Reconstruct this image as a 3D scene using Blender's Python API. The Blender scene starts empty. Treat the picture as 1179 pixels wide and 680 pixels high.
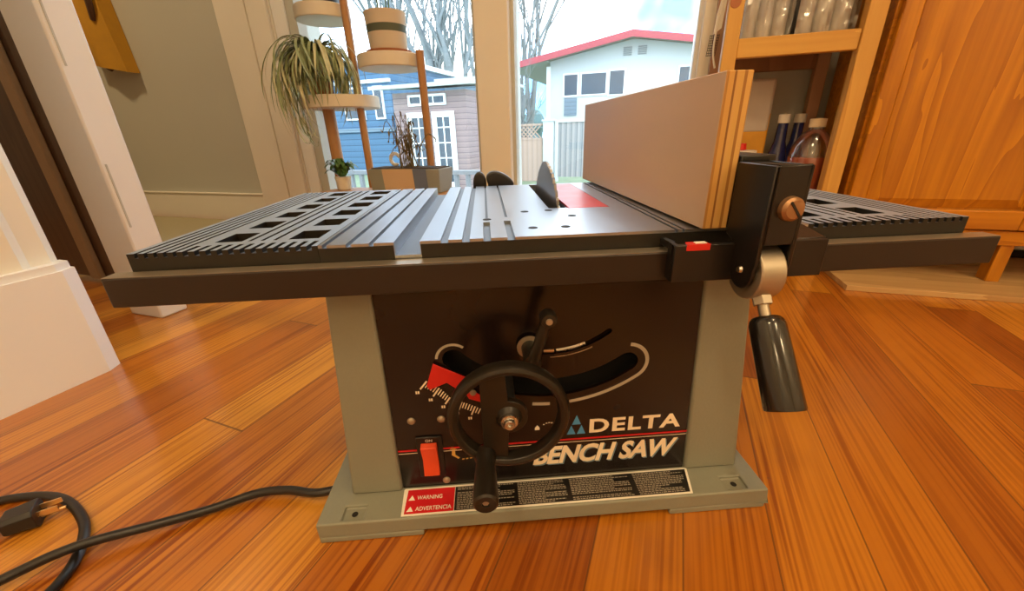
import bpy, bmesh, math, random
from mathutils import Vector, Matrix
rnd = random.Random(11)
SC = bpy.context.scene
COL = SC.collection
PI = math.pi
A22 = math.radians(22.0)

# ------------------------------------------------------------------ materials
def new_mat(name):
    m = bpy.data.materials.new(name); m.use_nodes = True
    nt = m.node_tree
    b = nt.nodes.get('Principled BSDF')
    return m, nt, b

def noisy(name, col, rough=0.5, metal=0.0, var=0.12, scale=40.0, bump=0.0, coat=0.0, stretch=(1, 1, 1), spec=None, rvar=0.08, sub=0.0):
    """procedural material: noise driven colour, roughness and bump"""
    m, nt, b = new_mat(name)
    N, L = nt.nodes, nt.links
    tc = N.new('ShaderNodeTexCoord'); mp = N.new('ShaderNodeMapping')
    mp.inputs['Scale'].default_value = stretch
    L.new(tc.outputs['Object'], mp.inputs['Vector'])
    nz = N.new('ShaderNodeTexNoise'); nz.inputs['Scale'].default_value = scale; nz.inputs['Detail'].default_value = 4
    L.new(mp.outputs['Vector'], nz.inputs['Vector'])
    mx = N.new('ShaderNodeMix'); mx.data_type = 'RGBA'
    c = col if len(col) == 4 else (*col, 1)
    mx.inputs[6].default_value = tuple(max(0, v * (1 - var)) for v in c[:3]) + (1,)
    mx.inputs[7].default_value = tuple(min(1, v * (1 + var)) for v in c[:3]) + (1,)
    L.new(nz.outputs['Fac'], mx.inputs[0])
    L.new(mx.outputs[2], b.inputs['Base Color'])
    mr = N.new('ShaderNodeMapRange'); mr.inputs[3].default_value = max(0.02, rough - rvar); mr.inputs[4].default_value = min(1, rough + rvar)
    L.new(nz.outputs['Fac'], mr.inputs[0]); L.new(mr.outputs[0], b.inputs['Roughness'])
    b.inputs['Metallic'].default_value = metal
    b.inputs['Coat Weight'].default_value = coat
    b.inputs['Coat Roughness'].default_value = 0.12
    if spec is not None: b.inputs['Specular IOR Level'].default_value = spec
    if bump:
        bp = N.new('ShaderNodeBump'); bp.inputs['Strength'].default_value = bump; bp.inputs['Distance'].default_value = 0.002
        L.new(nz.outputs['Fac'], bp.inputs['Height']); L.new(bp.outputs['Normal'], b.inputs['Normal'])
    return m

def wood(name, dark, light, axis='Z', rough=0.4, ring=14.0, along=0.9, fine=160.0, coat=0.0, cathedral=0.25):
    """wood whose grain runs along the given object axis, cut rings through a distorted wave"""
    m, nt, b = new_mat(name)
    N, L = nt.nodes, nt.links
    tc = N.new('ShaderNodeTexCoord'); mp = N.new('ShaderNodeMapping')
    s = {'X': (along, ring, ring), 'Y': (ring, along, ring), 'Z': (ring, ring, along)}[axis]
    mp.inputs['Scale'].default_value = s
    L.new(tc.outputs['Object'], mp.inputs['Vector'])
    nz = N.new('ShaderNodeTexNoise'); nz.inputs['Scale'].default_value = 1.0; nz.inputs['Detail'].default_value = 3; nz.inputs['Distortion'].default_value = cathedral
    L.new(mp.outputs['Vector'], nz.inputs['Vector'])
    mul = N.new('ShaderNodeMath'); mul.operation = 'MULTIPLY'; mul.inputs[1].default_value = 9.0
    L.new(nz.outputs['Fac'], mul.inputs[0])
    fr = N.new('ShaderNodeMath'); fr.operation = 'FRACT'; L.new(mul.outputs[0], fr.inputs[0])
    mp2 = N.new('ShaderNodeMapping'); f2 = {'X': (4, fine, fine), 'Y': (fine, 4, fine), 'Z': (fine, fine, 4)}[axis]
    mp2.inputs['Scale'].default_value = f2; L.new(tc.outputs['Object'], mp2.inputs['Vector'])
    n2 = N.new('ShaderNodeTexNoise'); n2.inputs['Scale'].default_value = 1.0; n2.inputs['Detail'].default_value = 2
    L.new(mp2.outputs['Vector'], n2.inputs['Vector'])
    ad = N.new('ShaderNodeMath'); ad.operation = 'MULTIPLY_ADD'; ad.inputs[1].default_value = 0.55
    sb = N.new('ShaderNodeMath'); sb.operation = 'MULTIPLY'; sb.inputs[1].default_value = 0.45; L.new(n2.outputs['Fac'], sb.inputs[0])
    L.new(fr.outputs[0], ad.inputs[0]); L.new(sb.outputs[0], ad.inputs[2])
    cr = N.new('ShaderNodeValToRGB')
    cr.color_ramp.elements[0].position = 0.12; cr.color_ramp.elements[0].color = (*light, 1)
    cr.color_ramp.elements[1].position = 0.95; cr.color_ramp.elements[1].color = (*dark, 1)
    L.new(ad.outputs[0], cr.inputs[0]); L.new(cr.outputs[0], b.inputs['Base Color'])
    b.inputs['Roughness'].default_value = rough; b.inputs['Coat Weight'].default_value = coat; b.inputs['Coat Roughness'].default_value = 0.15
    bp = N.new('ShaderNodeBump'); bp.inputs['Strength'].default_value = 0.12; bp.inputs['Distance'].default_value = 0.001
    L.new(n2.outputs['Fac'], bp.inputs['Height']); L.new(bp.outputs['Normal'], b.inputs['Normal'])
    return m

def floor_mat():
    m, nt, b = new_mat('fir_floor_boards')
    N, L = nt.nodes, nt.links
    def math_(op, a=None, bb=None, c=None):
        n = N.new('ShaderNodeMath'); n.operation = op
        for i, v in enumerate((a, bb, c)):
            if v is None: continue
            if isinstance(v, (int, float)): n.inputs[i].default_value = v
            else: L.new(v, n.inputs[i])
        return n.outputs[0]
    tc = N.new('ShaderNodeTexCoord'); mp = N.new('ShaderNodeMapping'); mp.inputs['Rotation'].default_value = (0, 0, math.radians(3.5))
    L.new(tc.outputs['Object'], mp.inputs['Vector'])
    sx = N.new('ShaderNodeSeparateXYZ'); L.new(mp.outputs['Vector'], sx.inputs[0])
    X, Y = sx.outputs['X'], sx.outputs['Y']
    u = math_('DIVIDE', math_('ADD', X, 0.045), 0.083); iu = math_('FLOOR', u); fu = math_('FRACT', u)
    w1 = N.new('ShaderNodeTexWhiteNoise'); w1.noise_dimensions = '1D'; L.new(iu, w1.inputs['W'])
    v = math_('ADD', math_('DIVIDE', Y, 1.15), math_('MULTIPLY', w1.outputs['Value'], 9.7)); iv = math_('FLOOR', v); fv = math_('FRACT', v)
    cb = N.new('ShaderNodeCombineXYZ'); L.new(iu, cb.inputs[0]); L.new(iv, cb.inputs[1])
    w2 = N.new('ShaderNodeTexWhiteNoise'); w2.noise_dimensions = '2D'; L.new(cb.outputs[0], w2.inputs['Vector'])
    cr = N.new('ShaderNodeValToRGB'); e = cr.color_ramp.elements
    e[0].position = 0.0; e[0].color = (0.33, 0.092, 0.008, 1)
    e[1].position = 1.0; e[1].color = (0.65, 0.285, 0.030, 1)
    for p_, c_ in ((0.3, (0.43, 0.132, 0.010, 1)), (0.55, (0.49, 0.166, 0.012, 1)), (0.8, (0.56, 0.215, 0.016, 1))):
        k = e.new(p_); k.color = c_
    L.new(w2.outputs['Value'], cr.inputs[0])
    # straight close grain: thin dark lines running with the board
    gx = math_('ADD', math_('MULTIPLY', X, 230.0), math_('MULTIPLY', w2.outputs['Value'], 310.0))
    cg = N.new('ShaderNodeCombineXYZ'); L.new(gx, cg.inputs[0]); L.new(math_('MULTIPLY', Y, 3.0), cg.inputs[1])
    g = N.new('ShaderNodeTexNoise'); g.inputs['Scale'].default_value = 1.0; g.inputs['Detail'].default_value = 1.5; L.new(cg.outputs[0], g.inputs['Vector'])
    # slow waviness so the lines wander and fade
    cg2 = N.new('ShaderNodeCombineXYZ'); L.new(math_('MULTIPLY', X, 22.0), cg2.inputs[0]); L.new(math_('MULTIPLY', Y, 2.2), cg2.inputs[1]); L.new(math_('MULTIPLY', w2.outputs['Value'], 40.0), cg2.inputs[2])
    g2 = N.new('ShaderNodeTexNoise'); g2.inputs['Scale'].default_value = 1.0; g2.inputs['Detail'].default_value = 3; L.new(cg2.outputs[0], g2.inputs['Vector'])
    line = N.new('ShaderNodeMapRange'); line.inputs[1].default_value = 0.44; line.inputs[2].default_value = 0.60; L.new(g.outputs['Fac'], line.inputs[0])
    amt = N.new('ShaderNodeMapRange'); amt.inputs[1].default_value = 0.32; amt.inputs[2].default_value = 0.66; amt.inputs[3].default_value = 0.06; amt.inputs[4].default_value = 0.9; L.new(g2.outputs['Fac'], amt.inputs[0])
    lf = math_('MULTIPLY', line.outputs[0], amt.outputs[0])
    mx = N.new('ShaderNodeMix'); mx.data_type = 'RGBA'; mx.blend_type = 'MULTIPLY'; mx.inputs[7].default_value = (0.42, 0.22, 0.12, 1)
    L.new(lf, mx.inputs[0]); L.new(cr.outputs[0], mx.inputs[6])
    # seams between boards and at their butt ends
    d = math_('MINIMUM', fu, math_('SUBTRACT', 1.0, fu)); seam = math_('LESS_THAN', d, 0.010)
    dv = math_('MINIMUM', fv, math_('SUBTRACT', 1.0, fv)); seam2 = math_('LESS_THAN', dv, 0.0012)
    sm = math_('MAXIMUM', seam, seam2)
    mx2 = N.new('ShaderNodeMix'); mx2.data_type = 'RGBA'; mx2.inputs[7].default_value = (0.11, 0.038, 0.010, 1)
    L.new(math_('MULTIPLY', sm, 0.75), mx2.inputs[0]); L.new(mx.outputs[2], mx2.inputs[6])
    # small nicks
    vn = N.new('ShaderNodeTexVoronoi'); vn.inputs['Scale'].default_value = 9.0; L.new(mp.outputs['Vector'], vn.inputs['Vector'])
    nick = math_('LESS_THAN', vn.outputs['Distance'], 0.022)
    mx3 = N.new('ShaderNodeMix'); mx3.data_type = 'RGBA'; mx3.inputs[7].default_value = (0.16, 0.06, 0.02, 1)
    L.new(math_('MULTIPLY', nick, 0.6), mx3.inputs[0]); L.new(mx2.outputs[2], mx3.inputs[6])
    L.new(mx3.outputs[2], b.inputs['Base Color'])
    rn = N.new('ShaderNodeTexNoise'); rn.inputs['Scale'].default_value = 7.0; L.new(mp.outputs['Vector'], rn.inputs['Vector'])
    mr = N.new('ShaderNodeMapRange'); mr.inputs[3].default_value = 0.24; mr.inputs[4].default_value = 0.42; L.new(rn.outputs['Fac'], mr.inputs[0]); L.new(mr.outputs[0], b.inputs['Roughness'])
    bp = N.new('ShaderNodeBump'); bp.inputs['Strength'].default_value = 0.25; bp.inputs['Distance'].default_value = 0.0012
    hh = math_('SUBTRACT', math_('MULTIPLY', g2.outputs['Fac'], 0.3), sm)
    L.new(hh, bp.inputs['Height']); L.new(bp.outputs['Normal'], b.inputs['Normal'])
    b.inputs['Coat Weight'].default_value = 0.5; b.inputs['Coat Roughness'].default_value = 0.14
    return m

def banded(name, bands, axis, scale, rough=0.6, noise=0.0):
    """bands across an axis of the object: colour ramp (constant) on the fraction of the coordinate"""
    m, nt, b = new_mat(name); N, L = nt.nodes, nt.links
    tc = N.new('ShaderNodeTexCoord'); sx = N.new('ShaderNodeSeparateXYZ'); L.new(tc.outputs['Object'], sx.inputs[0])
    mu = N.new('ShaderNodeMath'); mu.operation = 'MULTIPLY'; mu.inputs[1].default_value = scale; L.new(sx.outputs[axis], mu.inputs[0])
    last = mu.outputs[0]
    if noise:
        nz = N.new('ShaderNodeTexNoise'); nz.inputs['Scale'].default_value = 30; L.new(tc.outputs['Object'], nz.inputs['Vector'])
        ma = N.new('ShaderNodeMath'); ma.operation = 'MULTIPLY_ADD'; ma.inputs[1].default_value = noise; L.new(nz.outputs['Fac'], ma.inputs[0]); L.new(last, ma.inputs[2]); last = ma.outputs[0]
    fr = N.new('ShaderNodeMath'); fr.operation = 'FRACT'; L.new(last, fr.inputs[0])
    cr = N.new('ShaderNodeValToRGB'); cr.color_ramp.interpolation = 'CONSTANT'
    e = cr.color_ramp.elements
    e[0].position = bands[0][0]; e[0].color = (*bands[0][1], 1); e[1].position = bands[1][0]; e[1].color = (*bands[1][1], 1)
    for p_, c_ in bands[2:]:
        k = e.new(p_); k.color = (*c_, 1)
    L.new(fr.outputs[0], cr.inputs[0]); L.new(cr.outputs[0], b.inputs['Base Color']); b.inputs['Roughness'].default_value = rough
    return m

def glass_mat(name, tint=(1, 1, 1), refl=0.06, rough=0.02):
    m = bpy.data.materials.new(name); m.use_nodes = True; nt = m.node_tree; N, L = nt.nodes, nt.links
    for n in list(N): N.remove(n)
    o = N.new('ShaderNodeOutputMaterial'); mix = N.new('ShaderNodeMixShader'); t = N.new('ShaderNodeBsdfTransparent'); g = N.new('ShaderNodeBsdfGlossy')
    t.inputs['Color'].default_value = (*tint, 1); g.inputs['Roughness'].default_value = rough
    fz = N.new('ShaderNodeFresnel'); fz.inputs['IOR'].default_value = 1.45
    nz = N.new('ShaderNodeTexNoise'); nz.inputs['Scale'].default_value = 5
    ml = N.new('ShaderNodeMath'); ml.operation = 'MULTIPLY_ADD'; ml.inputs[1].default_value = 0.7; ml.inputs[2].default_value = refl * 0.3
    L.new(fz.outputs[0], ml.inputs[0]); L.new(ml.outputs[0], mix.inputs[0])
    L.new(t.outputs[0], mix.inputs[1]); L.new(g.outputs[0], mix.inputs[2]); L.new(mix.outputs[0], o.inputs['Surface'])
    return m

M = dict(
    floor=floor_mat(),
    wall_white=noisy('wall_cream_paint', (0.80, 0.76, 0.64), 0.55, var=0.02, scale=6),
    trim_white=noisy('trim_white_paint', (0.84, 0.84, 0.82), 0.35, var=0.02, scale=8),
    wall_grey=noisy('wall_grey_paint', (0.52, 0.52, 0.46), 0.6, var=0.03, scale=5),
    ceiling=noisy('ceiling_paint', (0.8, 0.78, 0.74), 0.8, var=0.02, scale=4),
    trim_cream=noisy('trim_cream_paint', (0.84, 0.80, 0.71), 0.45, var=0.03, scale=9),
    door_brown=wood('dark_door_wood', (0.055, 0.028, 0.018), (0.10, 0.055, 0.035), 'Z', 0.35, 8, 0.6),
    door_edge=noisy('door_edge_tan', (0.36, 0.26, 0.17), 0.5),
    green=noisy('grey_green_saw_paint', (0.245, 0.255, 0.205), 0.50, var=0.05, scale=300, bump=0.10),
    black=noisy('black_paint', (0.009, 0.008, 0.008), 0.33, var=0.3, scale=60),
    gloss_black=noisy('gloss_black_grip', (0.010, 0.009, 0.008), 0.20, var=0.2, scale=50, coat=0.5),
    black_matt=noisy('black_matt', (0.010, 0.009, 0.009), 0.7, var=0.2, scale=60),
    railblack=noisy('rail_brown_black', (0.016, 0.011, 0.009), 0.38, var=0.15, scale=(30), stretch=(0.2, 4, 4)),
    wheel=noisy('wheel_black_plastic', (0.012, 0.009, 0.006), 0.36, var=0.2, scale=90),
    panel=noisy('panel_brown_black', (0.008, 0.0045, 0.004), 0.26, var=0.25, scale=8),
    alu=noisy('cast_aluminium', (0.42, 0.46, 0.52), 0.36, metal=1.0, var=0.10, scale=22, stretch=(6, 0.5, 1), bump=0.02, rvar=0.07),  # slight blue in the base colour stands in for reflected sky
    alu_wing=noisy('cast_aluminium_wing', (0.44, 0.54, 0.67), 0.52, metal=0.9, var=0.12, scale=26, stretch=(5, 0.6, 1), bump=0.03),  # bluer copy of the table metal, with sky reflection put into its colour
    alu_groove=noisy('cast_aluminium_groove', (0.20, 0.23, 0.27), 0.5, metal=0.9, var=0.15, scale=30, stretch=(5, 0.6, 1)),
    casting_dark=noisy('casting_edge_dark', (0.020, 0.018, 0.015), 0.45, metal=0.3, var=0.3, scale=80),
    steel=noisy('bright_steel', (0.55, 0.52, 0.47), 0.28, metal=1.0, var=0.12, scale=90),
    blade=noisy('blade_steel', (0.30, 0.30, 0.32), 0.38, metal=1.0, var=0.15, scale=30, stretch=(1, 1, 6)),
    tin=noisy('dull_zinc', (0.45, 0.40, 0.32), 0.42, metal=0.85, var=0.12, scale=70),
    brass=noisy('aged_brass', (0.40, 0.23, 0.12), 0.45, metal=0.8, var=0.25, scale=120),
    prong=noisy('bright_brass_prong', (0.75, 0.52, 0.26), 0.3, metal=0.9, var=0.1),
    red=noisy('red_plastic', (0.62, 0.020, 0.015), 0.4, var=0.06, scale=50),
    red_insert=noisy('red_insert', (0.60, 0.035, 0.05), 0.32, var=0.12, scale=40),
    red_print=noisy('red_print', (0.62, 0.012, 0.018), 0.5, var=0.05),
    orange=noisy('orange_red_switch', (0.80, 0.085, 0.025), 0.35, var=0.05, scale=60),
    white_print=noisy('white_print', (0.90, 0.87, 0.78), 0.5, var=0.05),
    cream_print=noisy('cream_print', (0.92, 0.80, 0.62), 0.5, var=0.05),
    print_grey=noisy('print_grey', (0.42, 0.38, 0.31), 0.5, var=0.05),
    shadow_blue=noisy('lettering_edge_blue', (0.16, 0.26, 0.34), 0.5, var=0.05),
    logo_blue=noisy('logo_blue', (0.07, 0.30, 0.62), 0.5, var=0.05),
    yellow_print=noisy('yellow_print', (0.66, 0.40, 0.10), 0.5, var=0.05),
    ply_face=noisy('ply_face_veneer', (0.50, 0.35, 0.235), 0.36, var=0.10, scale=9, stretch=(1, 1.0, 3), bump=0.02),
    ply_edge=banded('ply_edge_layers', [(0.0, (0.60, 0.36, 0.10)), (0.16, (0.33, 0.155, 0.035)), (0.27, (0.62, 0.37, 0.11)), (0.46, (0.40, 0.20, 0.05)), (0.60, (0.58, 0.33, 0.09)), (0.80, (0.25, 0.11, 0.03)), (0.88, (0.60, 0.36, 0.11))], 'X', 52.0, 0.5),
    rubber=noisy('black_rubber', (0.011, 0.010, 0.011), 0.36, var=0.2, scale=60, bump=0.05),
    oak=wood('honey_oak', (0.34, 0.105, 0.003), (0.64, 0.265, 0.010), 'Z', 0.33, 10.0, 0.85, 150, coat=0.25, cathedral=0.6),
    oak_h=wood('honey_oak_rail', (0.36, 0.11, 0.003), (0.64, 0.26, 0.010), 'X', 0.33, 14.0, 0.8, 150, coat=0.25),
    pine=wood('yellow_pine', (0.52, 0.25, 0.045), (0.72, 0.42, 0.10), 'Z', 0.42, 9.0, 0.5, 90),
    pine_h=wood('yellow_pine_rail', (0.52, 0.25, 0.045), (0.74, 0.44, 0.10), 'X', 0.42, 9.0, 0.5, 90),
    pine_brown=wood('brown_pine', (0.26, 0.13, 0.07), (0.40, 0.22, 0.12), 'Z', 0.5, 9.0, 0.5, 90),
    ply_sheet=wood('plywood_sheet_face', (0.42, 0.25, 0.10), (0.60, 0.40, 0.18), 'X', 0.5, 6.0, 0.4, 60),
    bamboo=wood('stand_leg_wood', (0.36, 0.17, 0.06), (0.52, 0.27, 0.10), 'Z', 0.45, 12.0, 0.6, 90),
    tray=noisy('cream_tray', (0.72, 0.64, 0.50), 0.5, var=0.04, scale=20),
    terracotta=noisy('terracotta', (0.42, 0.15, 0.06), 0.6, var=0.1),
    leaf=noisy('spider_plant_leaf', (0.27, 0.32, 0.15), 0.42, var=0.5, scale=60, stretch=(1, 1, 0.3)),
    leaf_pale=noisy('spider_plant_pale_leaf', (0.62, 0.62, 0.38), 0.42, var=0.25, scale=50),
    leaf_green=noisy('deep_green_leaf', (0.06, 0.14, 0.03), 0.4, var=0.3, scale=40),
    leaf_olive=noisy('olive_leaf', (0.16, 0.12, 0.04), 0.45, var=0.4, scale=40),
    soil=noisy('soil', (0.05, 0.035, 0.02), 0.9, var=0.4, scale=90, bump=0.4),
    box_band=banded('planter_bands', [(0.0, (0.27, 0.28, 0.22)), (0.185, (0.62, 0.44, 0.26)), (0.61, (0.13, 0.17, 0.26)), (0.795, (0.28, 0.30, 0.27))], 'X', 3.7, 0.5),
    pot_band=banded('pot_bands', [(0.0, (0.66, 0.56, 0.42)), (0.50, (0.10, 0.12, 0.08)), (0.67, (0.66, 0.56, 0.42))], 'Z', 8.1, 0.55),
    mustard=noisy('mustard_cloth', (0.52, 0.27, 0.018), 0.8, var=0.12, scale=30, bump=0.2),
    strap=noisy('brown_strap', (0.10, 0.05, 0.03), 0.6, var=0.2),
    glass=glass_mat('window_glass'),
    clear=glass_mat('clear_plastic', (0.95, 0.95, 0.96), 0.45, 0.16),
    jar_glass=noisy('jar_grey_glass', (0.62, 0.58, 0.54), 0.12, var=0.15, scale=30, coat=0.6),
    blue_glass=noisy('cobalt_bottle', (0.012, 0.020, 0.11), 0.10, var=0.15, coat=0.6),
    white_cap=noisy('white_cap', (0.74, 0.72, 0.68), 0.4, var=0.04),
    juice=noisy('red_juice', (0.55, 0.12, 0.06), 0.18, var=0.25, scale=18, coat=0.5),
    cream_cap=noisy('cream_cap', (0.72, 0.58, 0.38), 0.45, var=0.05),
    pack_orange=noisy('orange_yellow_pack', (0.62, 0.30, 0.02), 0.45, var=0.35, scale=14),
    pack_grey=noisy('grey_pack_label', (0.50, 0.45, 0.41), 0.45, var=0.05),
    ext_white=noisy('house_white_siding', (0.52, 0.58, 0.60), 0.6, var=0.02, scale=3),
    ext_red=noisy('house_red_fascia', (0.34, 0.055, 0.075), 0.6, var=0.08, scale=3),
    ext_win=noisy('house_dark_window', (0.04, 0.07, 0.10), 0.15, var=0.25, scale=2),
    ext_trim=noisy('house_white_trim', (0.85, 0.90, 0.92), 0.5, var=0.02),
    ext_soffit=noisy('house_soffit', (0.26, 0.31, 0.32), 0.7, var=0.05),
    fence_grey=banded('fence_grey_boards', [(0.0, (0.17, 0.20, 0.22)), (0.10, (0.33, 0.33, 0.33)), (0.55, (0.25, 0.265, 0.28)), (0.93, (0.11, 0.13, 0.15))], 'X', 7.0, 0.8),
    fence_tan=banded('fence_tan_boards', [(0.0, (0.48, 0.38, 0.33)), (0.09, (0.50, 0.38, 0.31)), (0.6, (0.44, 0.33, 0.27)), (0.95, (0.40, 0.30, 0.26))], 'X', 7.0, 0.8),
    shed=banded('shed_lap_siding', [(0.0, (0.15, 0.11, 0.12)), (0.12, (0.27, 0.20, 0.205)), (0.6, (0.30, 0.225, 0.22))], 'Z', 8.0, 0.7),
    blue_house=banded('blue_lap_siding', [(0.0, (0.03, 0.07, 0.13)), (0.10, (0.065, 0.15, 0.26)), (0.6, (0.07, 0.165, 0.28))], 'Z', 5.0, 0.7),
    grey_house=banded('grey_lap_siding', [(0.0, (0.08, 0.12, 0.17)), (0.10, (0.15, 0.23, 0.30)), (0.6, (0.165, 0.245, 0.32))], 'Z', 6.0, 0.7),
    roof_grey=noisy('roof_grey', (0.42, 0.46, 0.48), 0.8, var=0.1, scale=5),
    bark=noisy('bare_bark', (0.17, 0.20, 0.21), 0.9, var=0.25, scale=8, bump=0.3),  # bluish cast of window flare is mixed into the bark colour
    hedge=noisy('blue_green_hedge', (0.10, 0.18, 0.19), 0.9, var=0.4, scale=3),
    grass=noisy('pale_grass', (0.20, 0.27, 0.17), 0.9, var=0.3, scale=3),
    deck=noisy('grey_deck', (0.24, 0.26, 0.27), 0.7, var=0.1, scale=6, stretch=(1, 6, 1)),
    curl=noisy('white_ceramic', (0.75, 0.72, 0.66), 0.3, var=0.04),
    lamp=None,
)
def emit(name, col, s):
    m, nt, b = new_mat(name); b.inputs['Base Color'].default_value = (*col, 1)
    b.inputs['Emission Color'].default_value = (*col, 1); b.inputs['Emission Strength'].default_value = s
    return m

# ------------------------------------------------------------------ mesh builder
class MB:
    def __init__(s): s.v = []; s.f = []; s.m = []
    def add(s, vs, fs, mi=0):
        o = len(s.v); s.v += [tuple(v) for v in vs]; s.f += [tuple(i + o for i in f) for f in fs]; s.m += [mi] * len(fs); return s
    def box(s, x0, x1, y0, y1, z0, z1, mi=0):
        v = [(x0, y0, z0), (x1, y0, z0), (x1, y1, z0), (x0, y1, z0), (x0, y0, z1), (x1, y0, z1), (x1, y1, z1), (x0, y1, z1)]
        return s.add(v, [(3, 2, 1, 0), (4, 5, 6, 7), (0, 1, 5, 4), (1, 2, 6, 5), (2, 3, 7, 6), (3, 0, 4, 7)], mi)
    def hexa(s, b, t, mi=0):
        return s.add(list(b) + list(t), [(3, 2, 1, 0), (4, 5, 6, 7), (0, 1, 5, 4), (1, 2, 6, 5), (2, 3, 7, 6), (3, 0, 4, 7)], mi)
    def prism(s, poly, axis, a0, a1, mi=0):
        """2-D polygon extruded along an axis; poly in the other two axes in order (x,z) / (y,z) / (x,y)"""
        n = len(poly)
        ar = sum(poly[i][0] * poly[(i + 1) % n][1] - poly[(i + 1) % n][0] * poly[i][1] for i in range(n))
        if ar < 0: poly = poly[::-1]
        mk = {'Y': lambda p, a: (p[0], a, p[1]), 'X': lambda p, a: (a, p[0], p[1]), 'Z': lambda p, a: (p[0], p[1], a)}[axis]
        v = [mk(p, a0) for p in poly] + [mk(p, a1) for p in poly]
        f = [tuple(range(n))[::-1], tuple(range(n, 2 * n))] + [(i, (i + 1) % n, n + (i + 1) % n, n + i) for i in range(n)]
        if axis == 'Y': f = [q[::-1] for q in f]
        return s.add(v, f, mi)
    def tube(s, pts, r, n=10, mi=0, cap=True):
        pts = [Vector(p) for p in pts]; R = r if isinstance(r, (list, tuple)) else [r] * len(pts)
        vs = []; fs = []; up = None
        for i, p in enumerate(pts):
            t = (pts[min(i + 1, len(pts) - 1)] - pts[max(i - 1, 0)]).normalized()
            if up is None:
                up = Vector((0, 0, 1)) if abs(t.z) < 0.9 else Vector((1, 0, 0))
            a = t.cross(up)
            if a.length < 1e-6: a = t.cross(Vector((0, 1, 0)))
            a.normalize(); b_ = a.cross(t); b_.normalize(); up = b_
            for k in range(n):
                q = 2 * PI * k / n
                vs.append(p + (a * math.cos(q) + b_ * math.sin(q)) * R[i])
        for i in range(len(pts) - 1):
            for k in range(n):
                fs.append((i * n + k, (i + 1) * n + k, (i + 1) * n + (k + 1) % n, i * n + (k + 1) % n))
        if cap:
            fs.append(tuple(range(n))); fs.append(tuple(range((len(pts) - 1) * n, len(pts) * n))[::-1])
        fs = [f[::-1] for f in fs]
        return s.add(vs, fs, mi)
    def cyl(s, p0, p1, r0, r1=None, n=24, mi=0):
        return s.tube([p0, p1], [r0, r0 if r1 is None else r1], n, mi)
    def lathe(s, prof, c=(0, 0, 0), n=32, mi=0, axis='Z'):
        vs = []; fs = []; m = len(prof)
        for k in range(n):
            q = 2 * PI * k / n; ca, sa = math.cos(q), math.sin(q)
            for r, h in prof:
                if axis == 'Z': vs.append((c[0] + r * ca, c[1] + r * sa, c[2] + h))
                elif axis == 'Y': vs.append((c[0] + r * ca, c[1] + h, c[2] - r * sa))
                else: vs.append((c[0] + h, c[1] + r * ca, c[2] + r * sa))
        for k in range(n):
            for i in range(m - 1):
                a, b_ = k * m + i, ((k + 1) % n) * m + i
                fs.append((a, b_, b_ + 1, a + 1))
        return s.add(vs, fs, mi)
    def height(s, xs, ys, z0, top, mi_top=0, mi_side=0, mi_low=None):
        """slab over a grid of cuts; top(xc,yc) gives the height of each cell, None a through hole"""
        xs = sorted(set(round(x, 5) for x in xs)); ys = sorted(set(round(y, 5) for y in ys))
        H = {}; zmax = -1e9
        for i in range(len(xs) - 1):
            for j in range(len(ys) - 1):
                H[i, j] = top((xs[i] + xs[i + 1]) / 2, (ys[j] + ys[j + 1]) / 2)
        zmax = max(v for v in H.values() if v is not None)
        for (i, j), h in H.items():
            x0, x1, y0, y1 = xs[i], xs[i + 1], ys[j], ys[j + 1]
            if h is None: continue
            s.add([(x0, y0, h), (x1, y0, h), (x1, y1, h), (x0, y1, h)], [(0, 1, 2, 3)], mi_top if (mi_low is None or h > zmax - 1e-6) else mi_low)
            s.add([(x0, y0, z0), (x1, y0, z0), (x1, y1, z0), (x0, y1, z0)], [(3, 2, 1, 0)], mi_side)
            for di, dj, a, b_ in ((-1, 0, (x0, y1), (x0, y0)), (1, 0, (x1, y0), (x1, y1)), (0, -1, (x0, y0), (x1, y0)), (0, 1, (x1, y1), (x0, y1))):
                k = H.get((i + di, j + dj), 'out')
                lo = z0 if (k == 'out' or k is None) else k
                if lo < h - 1e-7:
                    s.add([(*a, lo), (*b_, lo), (*b_, h), (*a, h)], [(0, 1, 2, 3)], mi_side)
        return s
    def leaf(s, pts, w, mi=0, droop=0.15, side=None):
        """a strap leaf: creased strip along pts, width w tapering to a tip"""
        pts = [Vector(p) for p in pts]; n = len(pts); vs = []; fs = []
        for i, p in enumerate(pts):
            t = (pts[min(i + 1, n - 1)] - pts[max(i - 1, 0)]).normalized()
            a = t.cross(Vector((0, 0, 1)))
            if a.length < 1e-3: a = Vector(side or (1, 0, 0))
            a.normalize(); u = i / (n - 1)
            ww = w * min(1.0, 0.5 + 2.2 * u) * (1 - u ** 3) + 1e-4
            nn = a.cross(t)
            vs += [p - a * ww + nn * ww * droop, p, p + a * ww + nn * ww * droop]
        for i in range(n - 1):
            k = 3 * i
            fs += [(k, k + 1, k + 4, k + 3), (k + 1, k + 2, k + 5, k + 4)]
        return s.add(vs, fs, mi)
    def build(s, name, mats, parent=None, off=(0, 0, 0), bevel=0.0, seg=2, smooth=35, merge=True):
        me = bpy.data.meshes.new(name)
        o3 = Vector(off)
        me.from_pydata([Vector(v) - o3 for v in s.v], [], s.f)
        if not isinstance(mats, (list, tuple)): mats = [mats]
        for m in mats: me.materials.append(m)
        for p, mi in zip(me.polygons, s.m): p.material_index = mi
        if merge:
            bm = bmesh.new(); bm.from_mesh(me); bmesh.ops.remove_doubles(bm, verts=bm.verts, dist=1e-6)
            bm.to_mesh(me); bm.free()
        me.update()
        o = bpy.data.objects.new(name, me); COL.objects.link(o)
        if parent: o.parent = parent
        if smooth:
            me.polygons.foreach_set('use_smooth', [True] * len(me.polygons)); me.set_sharp_from_angle(angle=math.radians(smooth))
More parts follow.
